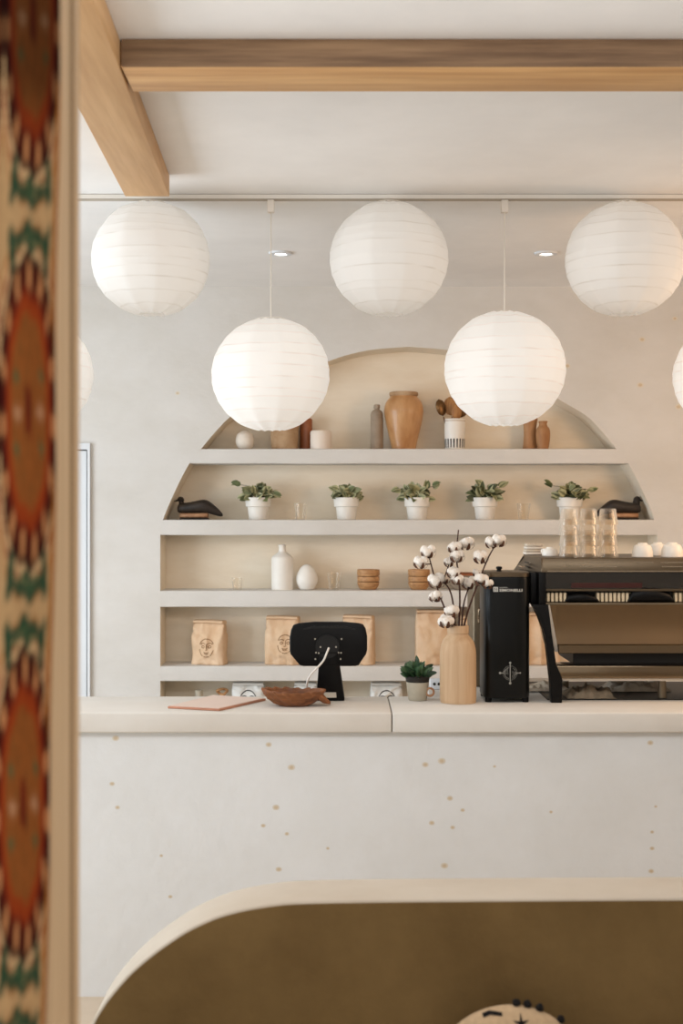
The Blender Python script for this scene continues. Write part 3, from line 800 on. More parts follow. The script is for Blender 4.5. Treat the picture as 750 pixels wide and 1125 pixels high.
# ------------------------------------------------------------ paper bags
def bag(name, label, px, z, wpx, hpx, seed, m, face, group, D=6.90, depth=0.11, rz=None, ink='kraft_ink', face_c=(0,0.40), fr=9.0, cat='coffee bag'):
    w = wpx*D/F; h = hpx*D/F
    rnd = random.Random(seed); sk = rnd.uniform(-1,1)
    t = thing(name, label, cat, (PX(px,D),D,z+0.0005), rnd.uniform(-0.05,0.05) if rz is None else rz, group)
    def front(x, zz):
        v = zz/h; q = x/(w/2)
        dep = depth*0.5*(1-0.62*max(0,(v-0.55)/0.45)**1.3)
        bul = 0.012*(1-q*q)*math.sin(PI*min(1,v*1.15))
        crease = 0.030*abs(noise.noise(Vector((q*1.3+seed,v*1.9,seed*0.7))))+0.012*abs(noise.noise(Vector((q*3+seed,v*4.2+q,seed*1.7))))
        fold = -0.016*max(0,1-abs((v-0.62)-0.25*q*sk)/0.06)*max(0,q*math.copysign(1,sk))
        bot = -0.012*max(0,1-abs(v-0.16*(1-abs(q)))/0.03)*(1-abs(q))
        return -(dep+bul-crease+fold+bot)
    bm = BM(); nx, nz = 22, 28
    def wid(zz):
        v = zz/h
        return w/2*(1+0.012*math.sin(v*9+seed)-0.03*max(0,v-0.8)/0.2)
    F_ = [[None]*(nx+1) for _ in range(nz+1)]; B_ = [[None]*(nx+1) for _ in range(nz+1)]
    for i in range(nz+1):
        zz = h*i/nz
        for j in range(nx+1):
            q = -1+2*j/nx; x = q*wid(zz)
            ztop = zz - (0.006*abs(q-0.3*sk) if i == nz else 0)
            edge = (abs(q)**10)*0.010
            F_[i][j] = bm.verts.new((x,front(x,zz)+edge,ztop))
            B_[i][j] = bm.verts.new((x,-front(-x,zz)*0.85-edge,ztop))
    for i in range(nz):
        for j in range(nx):
            bm.faces.new((F_[i][j],F_[i][j+1],F_[i+1][j+1],F_[i+1][j]))
            bm.faces.new((B_[i][j+1],B_[i][j],B_[i+1][j],B_[i+1][j+1]))
        # gusset sides with an inward crease
        for j,sgn in ((0,-1),(nx,1)):
            pass
    mids = {}
    for sgn,j in ((-1,0),(1,nx)):
        mids[sgn] = [bm.verts.new(((F_[i][j].co.x)-sgn*0.012*(i/nz), (F_[i][j].co.y+B_[i][j].co.y)/2, F_[i][j].co.z)) for i in range(nz+1)]
        for i in range(nz):
            a,b,c,d,m0,m1 = F_[i][j],F_[i+1][j],B_[i+1][j],B_[i][j],mids[sgn][i],mids[sgn][i+1]
            bm.faces.new((a,m0,m1,b)); bm.faces.new((m0,d,c,m1))
    bm.faces.new([F_[0][j] for j in range(nx+1)]+[mids[1][0]]+[B_[0][j] for j in range(nx,-1,-1)]+[mids[-1][0]])
    # rolled-over top lip
    for j in range(nx):
        bm.faces.new((F_[nz][j],F_[nz][j+1],B_[nz][j+1],B_[nz][j]))
    bm.faces.new((F_[nz][0],B_[nz][0],mids[-1][nz])); bm.faces.new((B_[nz][nx],F_[nz][nx],mids[1][nz]))
    obj('pouch', bm, m, t, smooth='full')
    bm = BM(); zt = h*0.985
    add_loft(bm, [(-w*0.47,0.0,zt-0.004,0.030,0.010),(-w*0.46,-0.002,zt,0.034,0.010),(0,-0.003,zt+0.001,0.036,0.010),(w*0.45,-0.002,zt-0.002,0.034,0.010),(w*0.47,0.0,zt-0.006,0.030,0.010)],16,2.6)
    obj('rolled_top', bm, m, t)
    if face:
        k = D/F*fr/9.0; cx = face_c[0]*w; cz = face_c[1]*h
        bm = BM()
        def place(x,zz): return Vector((x,front(x,zz)-0.0012,zz))
        wl = 0.9*k
        for pts in (arc(cx,cz,8*k,9.5*k,25,160,18), arc(cx,cz-1*k,8*k,9.5*k,185,240,8), arc(cx,cz-1*k,8*k,9.5*k,300,350,8),
                    arc(cx-3.6*k,cz+3*k,2.6*k,1.7*k,10,170,8), arc(cx+3.6*k,cz+3*k,2.6*k,1.7*k,10,170,8),
                    arc(cx-3.6*k,cz+0.8*k,1.7*k,1.2*k,0,360,10), arc(cx+3.6*k,cz+0.8*k,1.7*k,1.2*k,0,360,10),
                    [(cx+0.9*k,cz+3.4*k),(cx+0.7*k,cz),(cx+1.1*k,cz-2.6*k),(cx-0.8*k,cz-3*k)],
                    arc(cx,cz-4.2*k,3*k,1.6*k,200,340,8), arc(cx,cz-6*k,2.2*k,1.2*k,190,350,8), arc(cx,cz-8.4*k,3.6*k,2*k,215,325,8)):
            strip2d(bm, pts, wl, place)
        obj('printed_face', bm, ink, t, smooth=False, auto='keep')
    return t
KG = 'kraft coffee bags on the lowest shelf'
bag('coffee_bag','kraft paper coffee bag standing alone at the left end of the shelf',230.5,Z4,37,47.5,3,'kraft',True,KG,rz=-0.26)
bag('coffee_bag','kraft paper coffee bag printed with a face, partly behind the tablet',311,Z4,38,52,4,'kraft',True,KG,rz=-0.2,face_c=(0.12,0.45))
bag('coffee_bag','kraft paper coffee bag showing only past the right edge of the tablet',394,Z4,35,53,5,'kraft',False,KG,rz=-0.26)
bag('coffee_bag','kraft paper coffee bag behind the succulent and the wooden vase',478,Z4,44,59,8,'kraft',False,KG)
bag('coffee_bag','kraft paper coffee bag seen between the wooden vase and the steel unit',524,Z4,40,52,9,'kraft',False,KG,D=6.905)
bag('coffee_bag','kraft paper coffee bag seen between the grinder and the machine leg',592,Z4,44,56,10,'kraft',False,KG)
WG = 'white coffee bags at the niche bottom'
ZN = NB
def zpx(py,D): return (PZ(py,D))
for px,wp,lab,sd in ((273,36,'white coffee bag under the shelf, left of the carved bowl',21),(336,26,'white coffee bag under the shelf behind the tablet stand',22),(424,35,'white coffee bag under the shelf by the counter seam',23)):
    bag('coffee_bag',lab,px,ZN,wp,(PZ(750.5,6.9)-ZN)*F/6.9,sd,'white_bag',True,WG,ink='black_ink',face_c=(0,0.22),fr=10.5,depth=0.09)
lathe_thing('small_cup','small grey-white cup at the bottom left of the niche','cup',218.5,ZN,
    [(0,0),(4*u,0),(4.2*u,1*u),(4.2*u,(PZ(758,6.9)-ZN)/u*u),(3.4*u,(PZ(758,6.9)-ZN)),(3.2*u,4*u),(0,3*u)],'planter')
t = thing('wooden_toy','small tan knot-shaped wooden ornament at the niche bottom','ornament',(sx(244),DO,ZN+0.0005))
zz = PZ(759,6.9)-ZN
bm = BM(); add_lathe(bm, sprof([(0,0),(7*u,0),(5*u,4*u),(2.4*u,10*u),(2*u,zz-4*u),(0,zz-3*u)],4),20)
obj('stand', bm, 'bowl_wood', t)
bm = BM(); add_tube(bm,[(5*u*math.cos(a)*(1+0.2*math.sin(3*a)),2*u*math.sin(2*a),zz-1*u+3*u*math.sin(a)) for a in [2*PI*k/40 for k in range(41)]],1.5*u,8,cap=False)
obj('knot', bm, 'bowl_wood', t)

# ------------------------------------------------------------ tablet on its stand
DTB = 4.74
k = DTB/F
t = thing('tablet_stand','black tablet on a counter stand, seen from behind','tablet',(PX(362,4.76),4.78,ZC+0.0005))
bm = BM()
def rrect(cx,cz,w,h,r,n=6):
    out = []
    for (sx_,sz_,a0) in ((1,-1,-90),(1,1,0),(-1,1,90),(-1,-1,180)):
        for i in range(n+1):
            a = math.radians(a0+90*i/n)
            out.append((cx+sx_*(w/2-r)+r*math.cos(a), cz+sz_*(h/2-r)+r*math.sin(a)))
    return out
cx = PX(360.7,DTB); cz = PZ(708,DTB)
def pxz(l): return [(PX(a,DTB),PZ(b,DTB)) for a,b in l]
outline = pxz([(326,727),(329,731),(333,732),(390,732),(394,731),(397,726),(402,719),(403.3,714),(403.3,699),(401.6,691),(399,686.5),(394,685),(378,683.6),(344,683.6),(328,685),(322,687),(319.5,692),(318,700),(318,714),(319,719)])
add_prism(bm, outline, DTB, DTB+0.030, 0.006, 3)
obj('case', bm, 'black_plastic', t, world=True)
bm = BM(); add_box(bm, PX(330,DTB),PX(392,DTB),DTB+0.029,DTB+0.034,PZ(728,DTB),PZ(690,DTB),0.002,1)
obj('screen', bm, 'black_gloss', t, world=True)
bm = BM(); add_prism(bm, pxz([(333,690.8),(343,688),(378,687.5),(391,690.8),(391,692.3),(378,690.5),(343,690.5),(333,692)]), DTB-0.0016, DTB+0.002)
obj('top_ridge', bm, 'black_metal', t, smooth=False, world=True)
bm = BM(); c = P(359.5,710,DTB)
for q in range(0,1):
    pts = [(c.x+13*k*math.cos(2*PI*i/40), c.z+13*k*math.sin(2*PI*i/40)) for i in range(40)]
    add_prism(bm, pts, DTB-0.010, DTB+0.001, 0.003, 2)
obj('mount_plate', bm, 'black_metal', t, world=True)
for (a,b) in ((346,702),(375,702),(352,710.5),(369,710.5),(347,717),(350,717.2),(371.5,717),(374.5,717.2),(346.3,724),(374,724)):
    bm = BM(); c = P(a,b,DTB); off = 0.0105 if math.hypot(a-359.5,b-710) < 12.5 else 0.001
    R_ = 0.95*k
    add_prism(bm, [(c.x+R_*math.cos(2*PI*i/10),c.z+R_*math.sin(2*PI*i/10)) for i in range(10)], DTB-off-0.002, DTB-off+0.001)
    obj('screw', bm, 'screw', t, smooth=False, world=True)
bm = BM()
add_hexa(bm, [P(347,770,4.775),P(378.5,770,4.775),P(371,716,DTB-0.012),P(351,716,DTB-0.012),
              P(347,770,4.775)+Vector((0,.11,0)),P(378.5,770,4.775)+Vector((0,.11,0)),P(371,716,DTB-0.012)+Vector((0,.022,0)),P(351,716,DTB-0.012)+Vector((0,.022,0))],0.004,2)
for v in bm.verts:
    if v.co.z < ZC+0.0005: v.co.z = ZC+0.0005
obj('stand', bm, 'black_plastic', t, world=True)
bm = BM(); 
def stand_y(py): return 4.775+(DTB-0.012-4.775)*(770-py)/(770-716)
add_hexa(bm, [Vector((PX(a,4.77),stand_y(b)+dy,PZ(b,4.77))) for dy in (-0.0015,0.002) for a,b in ((353.5,766.5),(369.5,766.5),(369,760.5),(354,760.5))])
obj('stand_label', bm, 'sticker', t, smooth=False, world=True)
bm = BM()
add_tube(bm, spline([tuple(P(a,b,d)) for a,b,d in ((361,712,4.729),(359,717,4.715),(355,726,4.71),(347,735,4.70),(340,743,4.70),(337,752,4.72),(337.5,763,4.79),(340,769,4.83))],6), 0.0038, 8)
obj('cable', bm, 'cable', t, world=True)

# ------------------------------------------------------------ carved leaf bowl
kb = 4.66/F
t = thing('carved_bowl','brown carved wooden leaf bowl with ridged rim in front of the tablet','bowl',(PX(323,4.66),4.66,ZC+0.0005))
bm = BM(); seg = 136
def ell(r, a):
    x = r*math.cos(a); y = r*math.sin(a)*0.62
    return x,y
profile = [(0,0),(15,0),(22,3.0),(28,7.5),(32,12),(34,15),(34.8,17),(34.2,18.2),(32,17.8),(28,12.5),(20,6.5),(0,3.8)]
rings = []
for i,(r,z) in enumerate(profile):
    if r == 0: rings.append([bm.verts.new((0,0,z*kb))]); continue
    ring = []
    for j in range(seg):
        a = 2*PI*j/seg; ca = math.cos(a)
        rid = math.sin(a*17+z*0.42)*(0.06 if 2 <= i <= 8 else 0.01)*(1 if ca < 0.6 else 0.15)
        rr = r*(1+rid); x,y = ell(rr,a)
        zz = z*(1+0.05*math.cos(2*a))*(0.95 if ca > 0 else 1.0)+ (0.8*math.sin(a*17+z*0.42)*(1 if ca<0.6 else 0) if i in (5,6,7,8) else 0)
        ring.append(bm.verts.new((x*kb,y*kb,zz*kb)))
    rings.append(ring)
for A,B in zip(rings[:-1],rings[1:]):
    for j in range(seg):
        jj = (j+1)%seg
        if len(A)==1: bm.faces.new((A[0],B[jj],B[j]))
        elif len(B)==1: bm.faces.new((A[j],A[jj],B[0]))
        else: bm.faces.new((A[j],A[jj],B[jj],B[j]))
obj('bowl', bm, 'carved', t)
bm = BM(); add_loft(bm, [(20*kb,0,11*kb,6*kb,2.5*kb),(28*kb,-2*kb,11*kb,8*kb,5*kb),(32*kb,-2*kb,8*kb,7*kb,5*kb),(36*kb,-1*kb,5*kb,5*kb,3.2*kb),(40*kb,0,3*kb,2*kb,1.5*kb)],16,2.4)
obj('stem_handle', bm, 'carved', t)

# ------------------------------------------------------------ menu board
def onc(px,py,z=0):
    D = (HE-ZC-z)*F/(py-CY); return Vector((PX(px,D),D,ZC+z))
cs = [onc(184,778.5),onc(241,781.5),onc(292,769.8),onc(234,766)]
cs[1].y = max(cs[1].y,DC+0.01)
t = thing('menu_board','flat copper-pink menu board lying on the counter at left','menu',sum(cs,Vector())/4+Vector((0,0,0.0005)))
bm = BM(); zb_ = ZC+0.0005
add_hexa(bm, [Vector((c.x,c.y,zb_)) for c in (cs[0],cs[1])]+[Vector((c.x,c.y,zb_+0.008)) for c in (cs[1],cs[0])]+[Vector((c.x,c.y,zb_)) for c in (cs[3],cs[2])]+[Vector((c.x,c.y,zb_+0.008)) for c in (cs[2],cs[3])],0.0015,1)
obj('cover', bm, 'copper_board', t, world=True)
bm = BM(); ctr = sum(cs,Vector())/4
q = [ctr+(c-ctr)*0.955 for c in cs]
add_hexa(bm, [Vector((c.x,c.y,zb_+0.0081)) for c in (q[0],q[1])]+[Vector((c.x,c.y,zb_+0.0098)) for c in (q[1],q[0])]+[Vector((c.x,c.y,zb_+0.0081)) for c in (q[3],q[2])]+[Vector((c.x,c.y,zb_+0.0098)) for c in (q[2],q[3])])
obj('sheet', bm, 'menu_sheet', t, smooth=False, world=True)

# ------------------------------------------------------------ succulent in mug planter
DS = 4.80; ks = DS/F
t = thing('succulent_pot','small green succulent in a grey planter with ring handle on the counter','potted plant',(PX(458.5,DS),DS,ZC+0.0005))
hp = (PZ(749,DS)-ZC)
bm = BM(); add_lathe(bm, [(0,0),(9.4*ks,0),(10.2*ks,1*ks),(12.6*ks,hp),(11.6*ks,hp),(10.4*ks,3*ks),(0,3*ks)],36)
obj('planter', bm, 'planter', t)
bm = BM(); add_lathe(bm, [(0,hp-3*ks),(11.4*ks,hp-2*ks),(12.6*ks,hp+0.2*ks),(13.6*ks,hp+6*ks),(13.0*ks,hp+6.6*ks),(12*ks,hp+4.5*ks),(0,hp+4.8*ks)],36)
obj('inner_pot', bm, 'dark_pot', t)
bm = BM(); add_tube(bm,[((13.2+4.2*math.cos(2*PI*i/24))*ks,-5*ks,(9.5+4.2*math.sin(2*PI*i/24))*ks) for i in range(25)],1.25*ks,8,cap=False)
obj('ring_handle', bm, 'duck_tan', t)
bm = BM(); cols = []; rnd = random.Random(5)
for i in range(70):
    a = rnd.uniform(0,2*PI); r = rnd.random()**0.7
    d = Vector((math.cos(a)*r*1.1, math.sin(a)*r*0.9-0.15, 0.45+0.9*(1-r)))
    base = Vector((math.cos(a)*r*11*ks, math.sin(a)*r*10*ks, hp+5*ks+rnd.uniform(0,13)*ks*(1-r*0.6)))
    g = rnd.choice([(0.03,0.075,0.03),(0.045,0.10,0.04),(0.02,0.045,0.02),(0.075,0.14,0.06)])
    leaf(bm, cols, base, d, rnd.uniform(9,14)*ks, rnd.uniform(5,6.5)*ks, rnd, 0.0, g)
o = obj('foliage', bm, 'leaf', t, auto='keep', smooth='full'); set_cols(o, cols)

# ------------------------------------------------------------ wooden vase and cotton branches
DV = 4.75; kv = DV/F
vx = PX(503,DV)
H = PZ(687,DV)-ZC
lathe_thing('wooden_vase','tall turned pale-wood bottle vase holding cotton stems','vase',503,ZC,
    sprof([(0,0),(17.5*kv,0),(19.5*kv,1.4*kv),(20*kv,10*kv),(20*kv,45*kv),(19.4*kv,58*kv),(17*kv,67*kv),(12.8*kv,72.5*kv),(11.2*kv,75*kv)],6)+[(11.2*kv,75.4*kv),(11.9*kv,76*kv),(11.7*kv,H-0.8*kv),(11.2*kv,H),(9.6*kv,H),(9.2*kv,H-8*kv),(9.2*kv,H-40*kv),(0,H-42*kv)],'vase_wood',48,D=DV)
def branch(label, path, bolls, seed):
    rnd = random.Random(seed)
    pts = [P(a,b,DV+d) for a,b,d in path]
    t = thing('cotton_branch', label, 'cotton branch', pts[0], group='cotton branches in the wooden vase')
    bm = BM(); add_tube(bm, spline([tuple(p-pts[0]) for p in pts],6), 0.0042, 7, 0.0024)
    sp_ = [Vector(s) for s in spline([tuple(p) for p in pts],10)]
    for (a,b,d,r) in bolls:
        c = P(a,b,DV+d); near = min(sp_, key=lambda s:(s-c-Vector((0,0,-0.015))).length)
        if (near-c).length > 0.006: add_tube(bm, [near-pts[0], (near*0.5+c*0.5)-pts[0]+Vector((0,0,-0.004)), c-pts[0]], 0.0026, 6)
    obj('twig', bm, 'twig', t)
    for i,(a,b,d,r) in enumerate(bolls):
        c = P(a,b,DV+d)-pts[0]; bm = BM(); R_ = r*kv
        for q in range(4):
            an = q*PI/2+rnd.uniform(-.4,.4)
            add_ico(bm, (c.x+0.45*R_*math.cos(an), c.y+0.45*R_*math.sin(an), c.z+rnd.uniform(-.12,.35)*R_), R_*0.66, 2, 1,1,1.0, 0.22, rnd.randint(0,99))
        bo = obj('cotton_boll', bm, 'cotton', t, smooth='full', auto='keep')
        bm = BM()
        for q in range(5):
            an = q*2*PI/5+rnd.uniform(-.2,.2); dx,dy = math.cos(an),math.sin(an)
            row = []
            for s_ in range(5):
                v = s_/4; rad = R_*(0.15+1.0*math.sin(v*1.5)); z = c.z+R_*(-0.95+0.95*v*v)
                wv = R_*0.26*math.sin(PI*(0.12+0.88*(1-v)))
                row.append((bm.verts.new((c.x+dx*rad-dy*wv,c.y+dy*rad+dx*wv,z)),bm.verts.new((c.x+dx*rad+dy*wv,c.y+dy*rad-dx*wv,z))))
            for A,B in zip(row[:-1],row[1:]): bm.faces.new((A[0],A[1],B[1],B[0]))
        obj('bract', bm, 'bract', bo, smooth=False, auto='keep')
branch('cotton branch bending far left, over the stacked wooden bowls',[(499,720,0),(496,690,0),(489,670,-.01),(482,652,-.02),(476,630,-.02),(472,615,-.02)],[(470,606,-.02,8),(462,618,-.03,7.5),(478,655,-.03,7)],1)
branch('cotton branch with a big boll at middle left',[(501,720,0.01),(500,690,0.01),(497,660,0.01),(492,645,0.0),(484,638,-.01)],[(479,638,-.01,9),(494,617,.02,6.5),(488,636,0.03,6)],2)
branch('tallest cotton branch, ending in a bare tip',[(503,720,-.005),(504,690,-.005),(505,660,-.01),(504,635,-.01),(501,612,-.01),(502,597,-.01),(503.5,582,-.01)],[(499,601,-.02,7.5),(502,611,-.03,7.5),(512,597,0,8),(498,629,-.03,7),(502,636,-.035,7)],3)
branch('cotton branch leaning right in front of the grinder top',[(506,720,.005),(509,690,.0),(517,662,-.02),(526,638,-.03),(535,615,-.03),(542,602,-.03)],[(540,596,-.03,7),(548,594,-.04,7.5),(528,612,-.04,8),(529,637,-.05,7.5),(536,642,-.06,5.5)],4)
branch('short cotton branch at the vase mouth',[(505,720,-.01),(502,692,-.02),(498,684,-.03),(495,678,-.035)],[(496,672,-.035,8),(490,682,-.05,8.5)],5)
branch('cotton branch with pale bolls at middle right',[(508,720,.012),(507,690,.012),(509,665,.015),(513,650,.02)],[(515,640,.02,8),(524,629,.03,5)],6)

# ------------------------------------------------------------ socket block behind the vase
t = thing('socket_block','small white socket block with dark holes behind the succulent','socket',(PX(482,5.1),5.1,ZC+0.0005))
bm = BM(); add_box(bm, PX(472,5.1),PX(494,5.1),5.08,5.13,ZC+0.0005,PZ(746,5.1),0.004,2)
obj('housing', bm, 'white_paint', t, world=True)
for px in (477,482):
    bm = BM(); c = P(px,751.5,5.08); add_prism(bm,[(c.x+0.006*math.cos(2*PI*i/14),c.z+0.006*math.sin(2*PI*i/14)) for i in range(14)],5.0785,5.082)
    obj('socket_hole', bm, 'gap', t, smooth=False, world=True)

# ------------------------------------------------------------ steel unit behind the grinder
DU = 5.28
t = thing('steel_boiler','tall grey steel boiler behind the vase and grinder with a small handle','boiler',(PX(545,DU),DU,ZC+0.0005))
bm = BM(); add_box(bm, PX(519.5,5.16),PX(556,5.16),5.16,5.40,ZC+0.0005,PZ(636,5.16),0.008,3)
obj('body', bm, 'steel_dim', t, world=True)
bm = BM()
add_tube(bm, spline([tuple(P(a,b,d)) for a,b,d in ((526,669,5.16),(526,670,5.135),(526,676,5.13),(526,683,5.135),(526,684,5.16))],5), 0.005, 8)
obj('handle', bm, 'chrome', t, world=True)

# ------------------------------------------------------------ grinder
DG = 4.83
a_ = 26.2*4.73/F; b_ = 0.105
t = thing('coffee_grinder','tall black coffee grinder with silver compass emblem','coffee grinder',(PX(557.5,4.73),DG,ZC+0.0005))
def sup(x): 
    q = min(1,abs(x/a_)); return -b_*(1-q**4)**0.25
def ring_pts(sc, n=64):
    out = []
    for i in range(n):
        an = 2*PI*i/n; c = math.cos(an); s = math.sin(an)
        out.append((a_*sc*math.copysign(abs(c)**0.5,c), b_*sc*math.copysign(abs(s)**0.5,s)))
    return out
def super_lathe(prof):
    bm = BM(); rings = []
    for sc,z in prof:
        rings.append([bm.verts.new((x,y,z)) for x,y in ring_pts(sc)])
    for A,B in zip(rings[:-1],rings[1:]):
        for i in range(64):
            j = (i+1)%64; bm.faces.new((A[i],A[j],B[j],B[i]))
    bm.faces.new(list(reversed(rings[0]))); bm.faces.new(rings[-1])
    return bm
hg = PZ(634.5,4.73)-ZC; hg2 = PZ(629,4.73)-ZC
obj('body', super_lathe([(0.97,0.016),(1.0,0.022),(1.0,hg*0.5),(1.0,hg-0.010),(0.985,hg)]), 'black_gloss', t)
obj('rim', super_lathe([(0.96,hg+0.0003),(1.0,hg+0.002),(1.0,hg2-0.003),(0.96,hg2)]), 'steel', t)
bm = BM(); zt = hg2; add_lathe(bm, [(0,zt),(0.010,zt),(0.008,zt+0.006),(0.012,zt+0.010),(0.011,zt+0.017),(0,zt+0.019)],20,c=(PX(548,4.83)-t.location.x,0,0))
obj('lid_knob', bm, 'black_plastic', t)
for (fx,fy) in ((-0.78,-0.72),(0.78,-0.72),(-0.78,0.72),(0.78,0.72)):
    bm = BM(); add_lathe(bm, [(0,0),(0.012,0),(0.013,0.018),(0,0.018)],16,c=(fx*a_,fy*b_,0))
    obj('foot', bm, 'black_plastic', t)
def text_mesh(body, size, x0, z0, bold=0.0, wscale=1.0):
    cu = bpy.data.curves.new('lettering','FONT'); cu.body = body; cu.size = size; cu.offset = bold
    cu.extrude = 0.0; cu.resolution_u = 2
    o = bpy.data.objects.new('lettering',cu); C.objects.link(o)
    bpy.context.view_layer.update()
    me = bpy.data.meshes.new_from_object(o.evaluated_get(bpy.context.evaluated_depsgraph_get()))
    bpy.data.objects.remove(o); 
    bm = BM(); bm.from_mesh(me); bpy.data.meshes.remove(me)
    for v in bm.verts:
        v.co = Vector((x0+v.co.x*wscale, 0, z0+v.co.y))
    return bm
kg = 4.725/F
def gx(px): return (px-557.5)*kg
def gz(py): return PZ(py,4.725)-ZC
def wrap(bm, off=0.0012):
    for v in bm.verts: v.co.y = sup(v.co.x)-off
    return bm
def fit_text(body, px0, px1, py_base, py_top, bold):
    size = (py_base-py_top)*kg/0.70
    bm = text_mesh(body, size, 0, 0, bold)
    w = max(v.co.x for v in bm.verts)-min(v.co.x for v in bm.verts); mn = min(v.co.x for v in bm.verts)
    s = (px1-px0)*kg/w
    for v in bm.verts: v.co = Vector((gx(px0)+(v.co.x-mn)*s,0,gz(py_base)+v.co.z))
    return wrap(bm)
obj('lettering', fit_text('SIMONELLI',548,573.5,650,647.2,0.0004), 'letter_print', t, smooth=False, auto='keep')
obj('lettering', fit_text('NUOVA',548.3,557,646.4,645,0.0), 'letter_print', t, smooth=False, auto='keep')
bm = BM()
vs = [bm.verts.new((gx(a),0,gz(b))) for a,b in ((541.5,650.3),(546.8,650.3),(546.8,645),(541.5,645))]; bm.faces.new(vs)
lg = obj('square_logo', wrap(bm), 'letter_print', t, smooth=False, auto='keep')
bm = BM()
flat = lambda x,z: Vector((x,0,z))
strip2d(bm, [(gx(542.8),gz(649.4)),(gx(542.8),gz(646.2)),(gx(545.5),gz(649.2)),(gx(545.5),gz(646))], 0.7*kg, flat)
obj('logo_letter', wrap(bm,0.0018), 'black_ink', lg, smooth=False, auto='keep')
bm = BM(); ex, ez = gx(560), gz(739.5)
strip2d(bm, [(ex,ez+10.5*kg),(ex,ez+5*kg),(ex,ez-5*kg),(ex,ez-10.5*kg)], 0.9*kg, flat)
for dx,dz,r in ((0,11.2,1.2),(0,-11.2,1.4),(-11,0,1.3),(11,0,0.9)):
    vs = [bm.verts.new((ex+dx*kg+r*kg*math.cos(2*PI*i/12),0,ez+dz*kg+r*kg*math.sin(2*PI*i/12))) for i in range(12)]; bm.faces.new(vs)
strip2d(bm, [(ex-10*kg,ez),(ex-6.8*kg,ez)], 0.7*kg, flat); strip2d(bm, [(ex+6.8*kg,ez),(ex+10*kg,ez)], 0.7*kg, flat)
strip2d(bm, arc(ex,ez,7.8*kg,7.8*kg,0,360,36), 0.22*kg, flat)
strip2d(bm, arc(ex,ez,6.2*kg,6.2*kg,100,260,18), 0.35*kg, flat); strip2d(bm, arc(ex,ez,6.2*kg,6.2*kg,-70,60,18), 0.3*kg, flat)
for q in range(5):
    strip2d(bm, arc(ex-(1.5+q)*kg,ez+(2-q*0.3)*kg,(1.4+0.2*q)*kg,(3.6-0.4*q)*kg,100,250,8), 0.22*kg, flat)
    strip2d(bm, arc(ex+(1.5+q)*kg,ez-(1.2-q*0.2)*kg,(1.4+0.2*q)*kg,(3.2-0.4*q)*kg,-80,70,8), 0.22*kg, flat)
obj('compass_emblem', wrap(bm), 'emblem', t, smooth=False, auto='keep')

# ------------------------------------------------------------ espresso machine (back towards us)
DM = 4.74; DB = 5.22
t = thing('espresso_machine','large steel espresso machine with black legs on the counter','espresso machine',(1.14,DM+0.2,ZC+0.0005))
XE = 1.62
def E(px,py,D=DM): return P(px,py,D)
X0 = PX(595,DM)
ztop = PZ(613,DM); zsk = PZ(629,DM)
bm = BM()
add_hexa(bm, [(X0,DM,zsk),(XE,DM,zsk),(XE,DM+0.012,ztop),(X0+0.002,DM+0.012,ztop),
              (X0-0.004,DB,zsk),(XE,DB,zsk),(XE,DB,ztop),(X0+0.004,DB,ztop)],0.003,2)
obj('top_tray', bm, 'steel', t, world=True)
for (x0,x1,y) in ((620,642,620.7),(644,678,617.8),(637,678,622.5),(697,718,618),(726,764,618),(727,764,622.5),(601,764,627.6)):
    bm = BM(); add_box(bm, PX(x0,DM),PX(x1,DM),DM+0.0005,DM+0.0085,PZ(y+0.55,DM),PZ(y-0.55,DM))
    bmesh.ops.translate(bm, verts=bm.verts, vec=(0,0.012*(629-y)/16-0.0018,0))
    obj('vent_slot' if y < 627 else 'trim_line', bm, 'chrome', t, smooth=False, world=True)
# flared left cheek
bm = BM()
add_hexa(bm, [(X0-0.001,DM+0.002,zsk),(X0+0.006,DM+0.004,zsk),(X0+0.006,DM+0.010,ztop-0.001),(X0-0.001,DM+0.010,ztop-0.001),
              (PX(562.5,DB),DB,PZ(628,DB)),(X0,DB,PZ(628,DB)),(X0,DB,ztop-0.001),(PX(578,DB),DB,ztop-0.001)],0.002,1)
obj('side_cheek', bm, 'steel', t, world=True)
for (a,b,w_) in ((577,617.5,2.0),(582,618,3.5),(571.5,621.7,3.5),(578,622,2.2),(584,622.3,2.2)):
    bm = BM(); c = P(a,b,4.98); 
    add_box(bm, c.x-w_*0.5*4.98/F, c.x+w_*0.5*4.98/F, 4.90,4.985,c.z-0.0016,c.z+0.0016)
    obj('cheek_slot', bm, 'gap' if w_ < 3 else 'chrome', t, smooth=False, world=True)
# black end frame
bm = BM(); add_prism(bm, [(PX(591.5,DM),PZ(664,DM)),(PX(599.5,DM),PZ(664,DM)),(PX(599.5,DM),zsk-0.0005),(PX(591.5,DM),zsk-0.0005)], DM-0.002, DB-0.02, 0.003, 2)
obj('end_frame', bm, 'black_plastic', t, world=True)
bm = BM(); add_box(bm, PX(578,4.9),PX(591,4.9),4.80,DB-0.03,PZ(662,4.9),zsk-0.001,0.006,2)
obj('side_housing', bm, 'black_plastic', t, world=True)
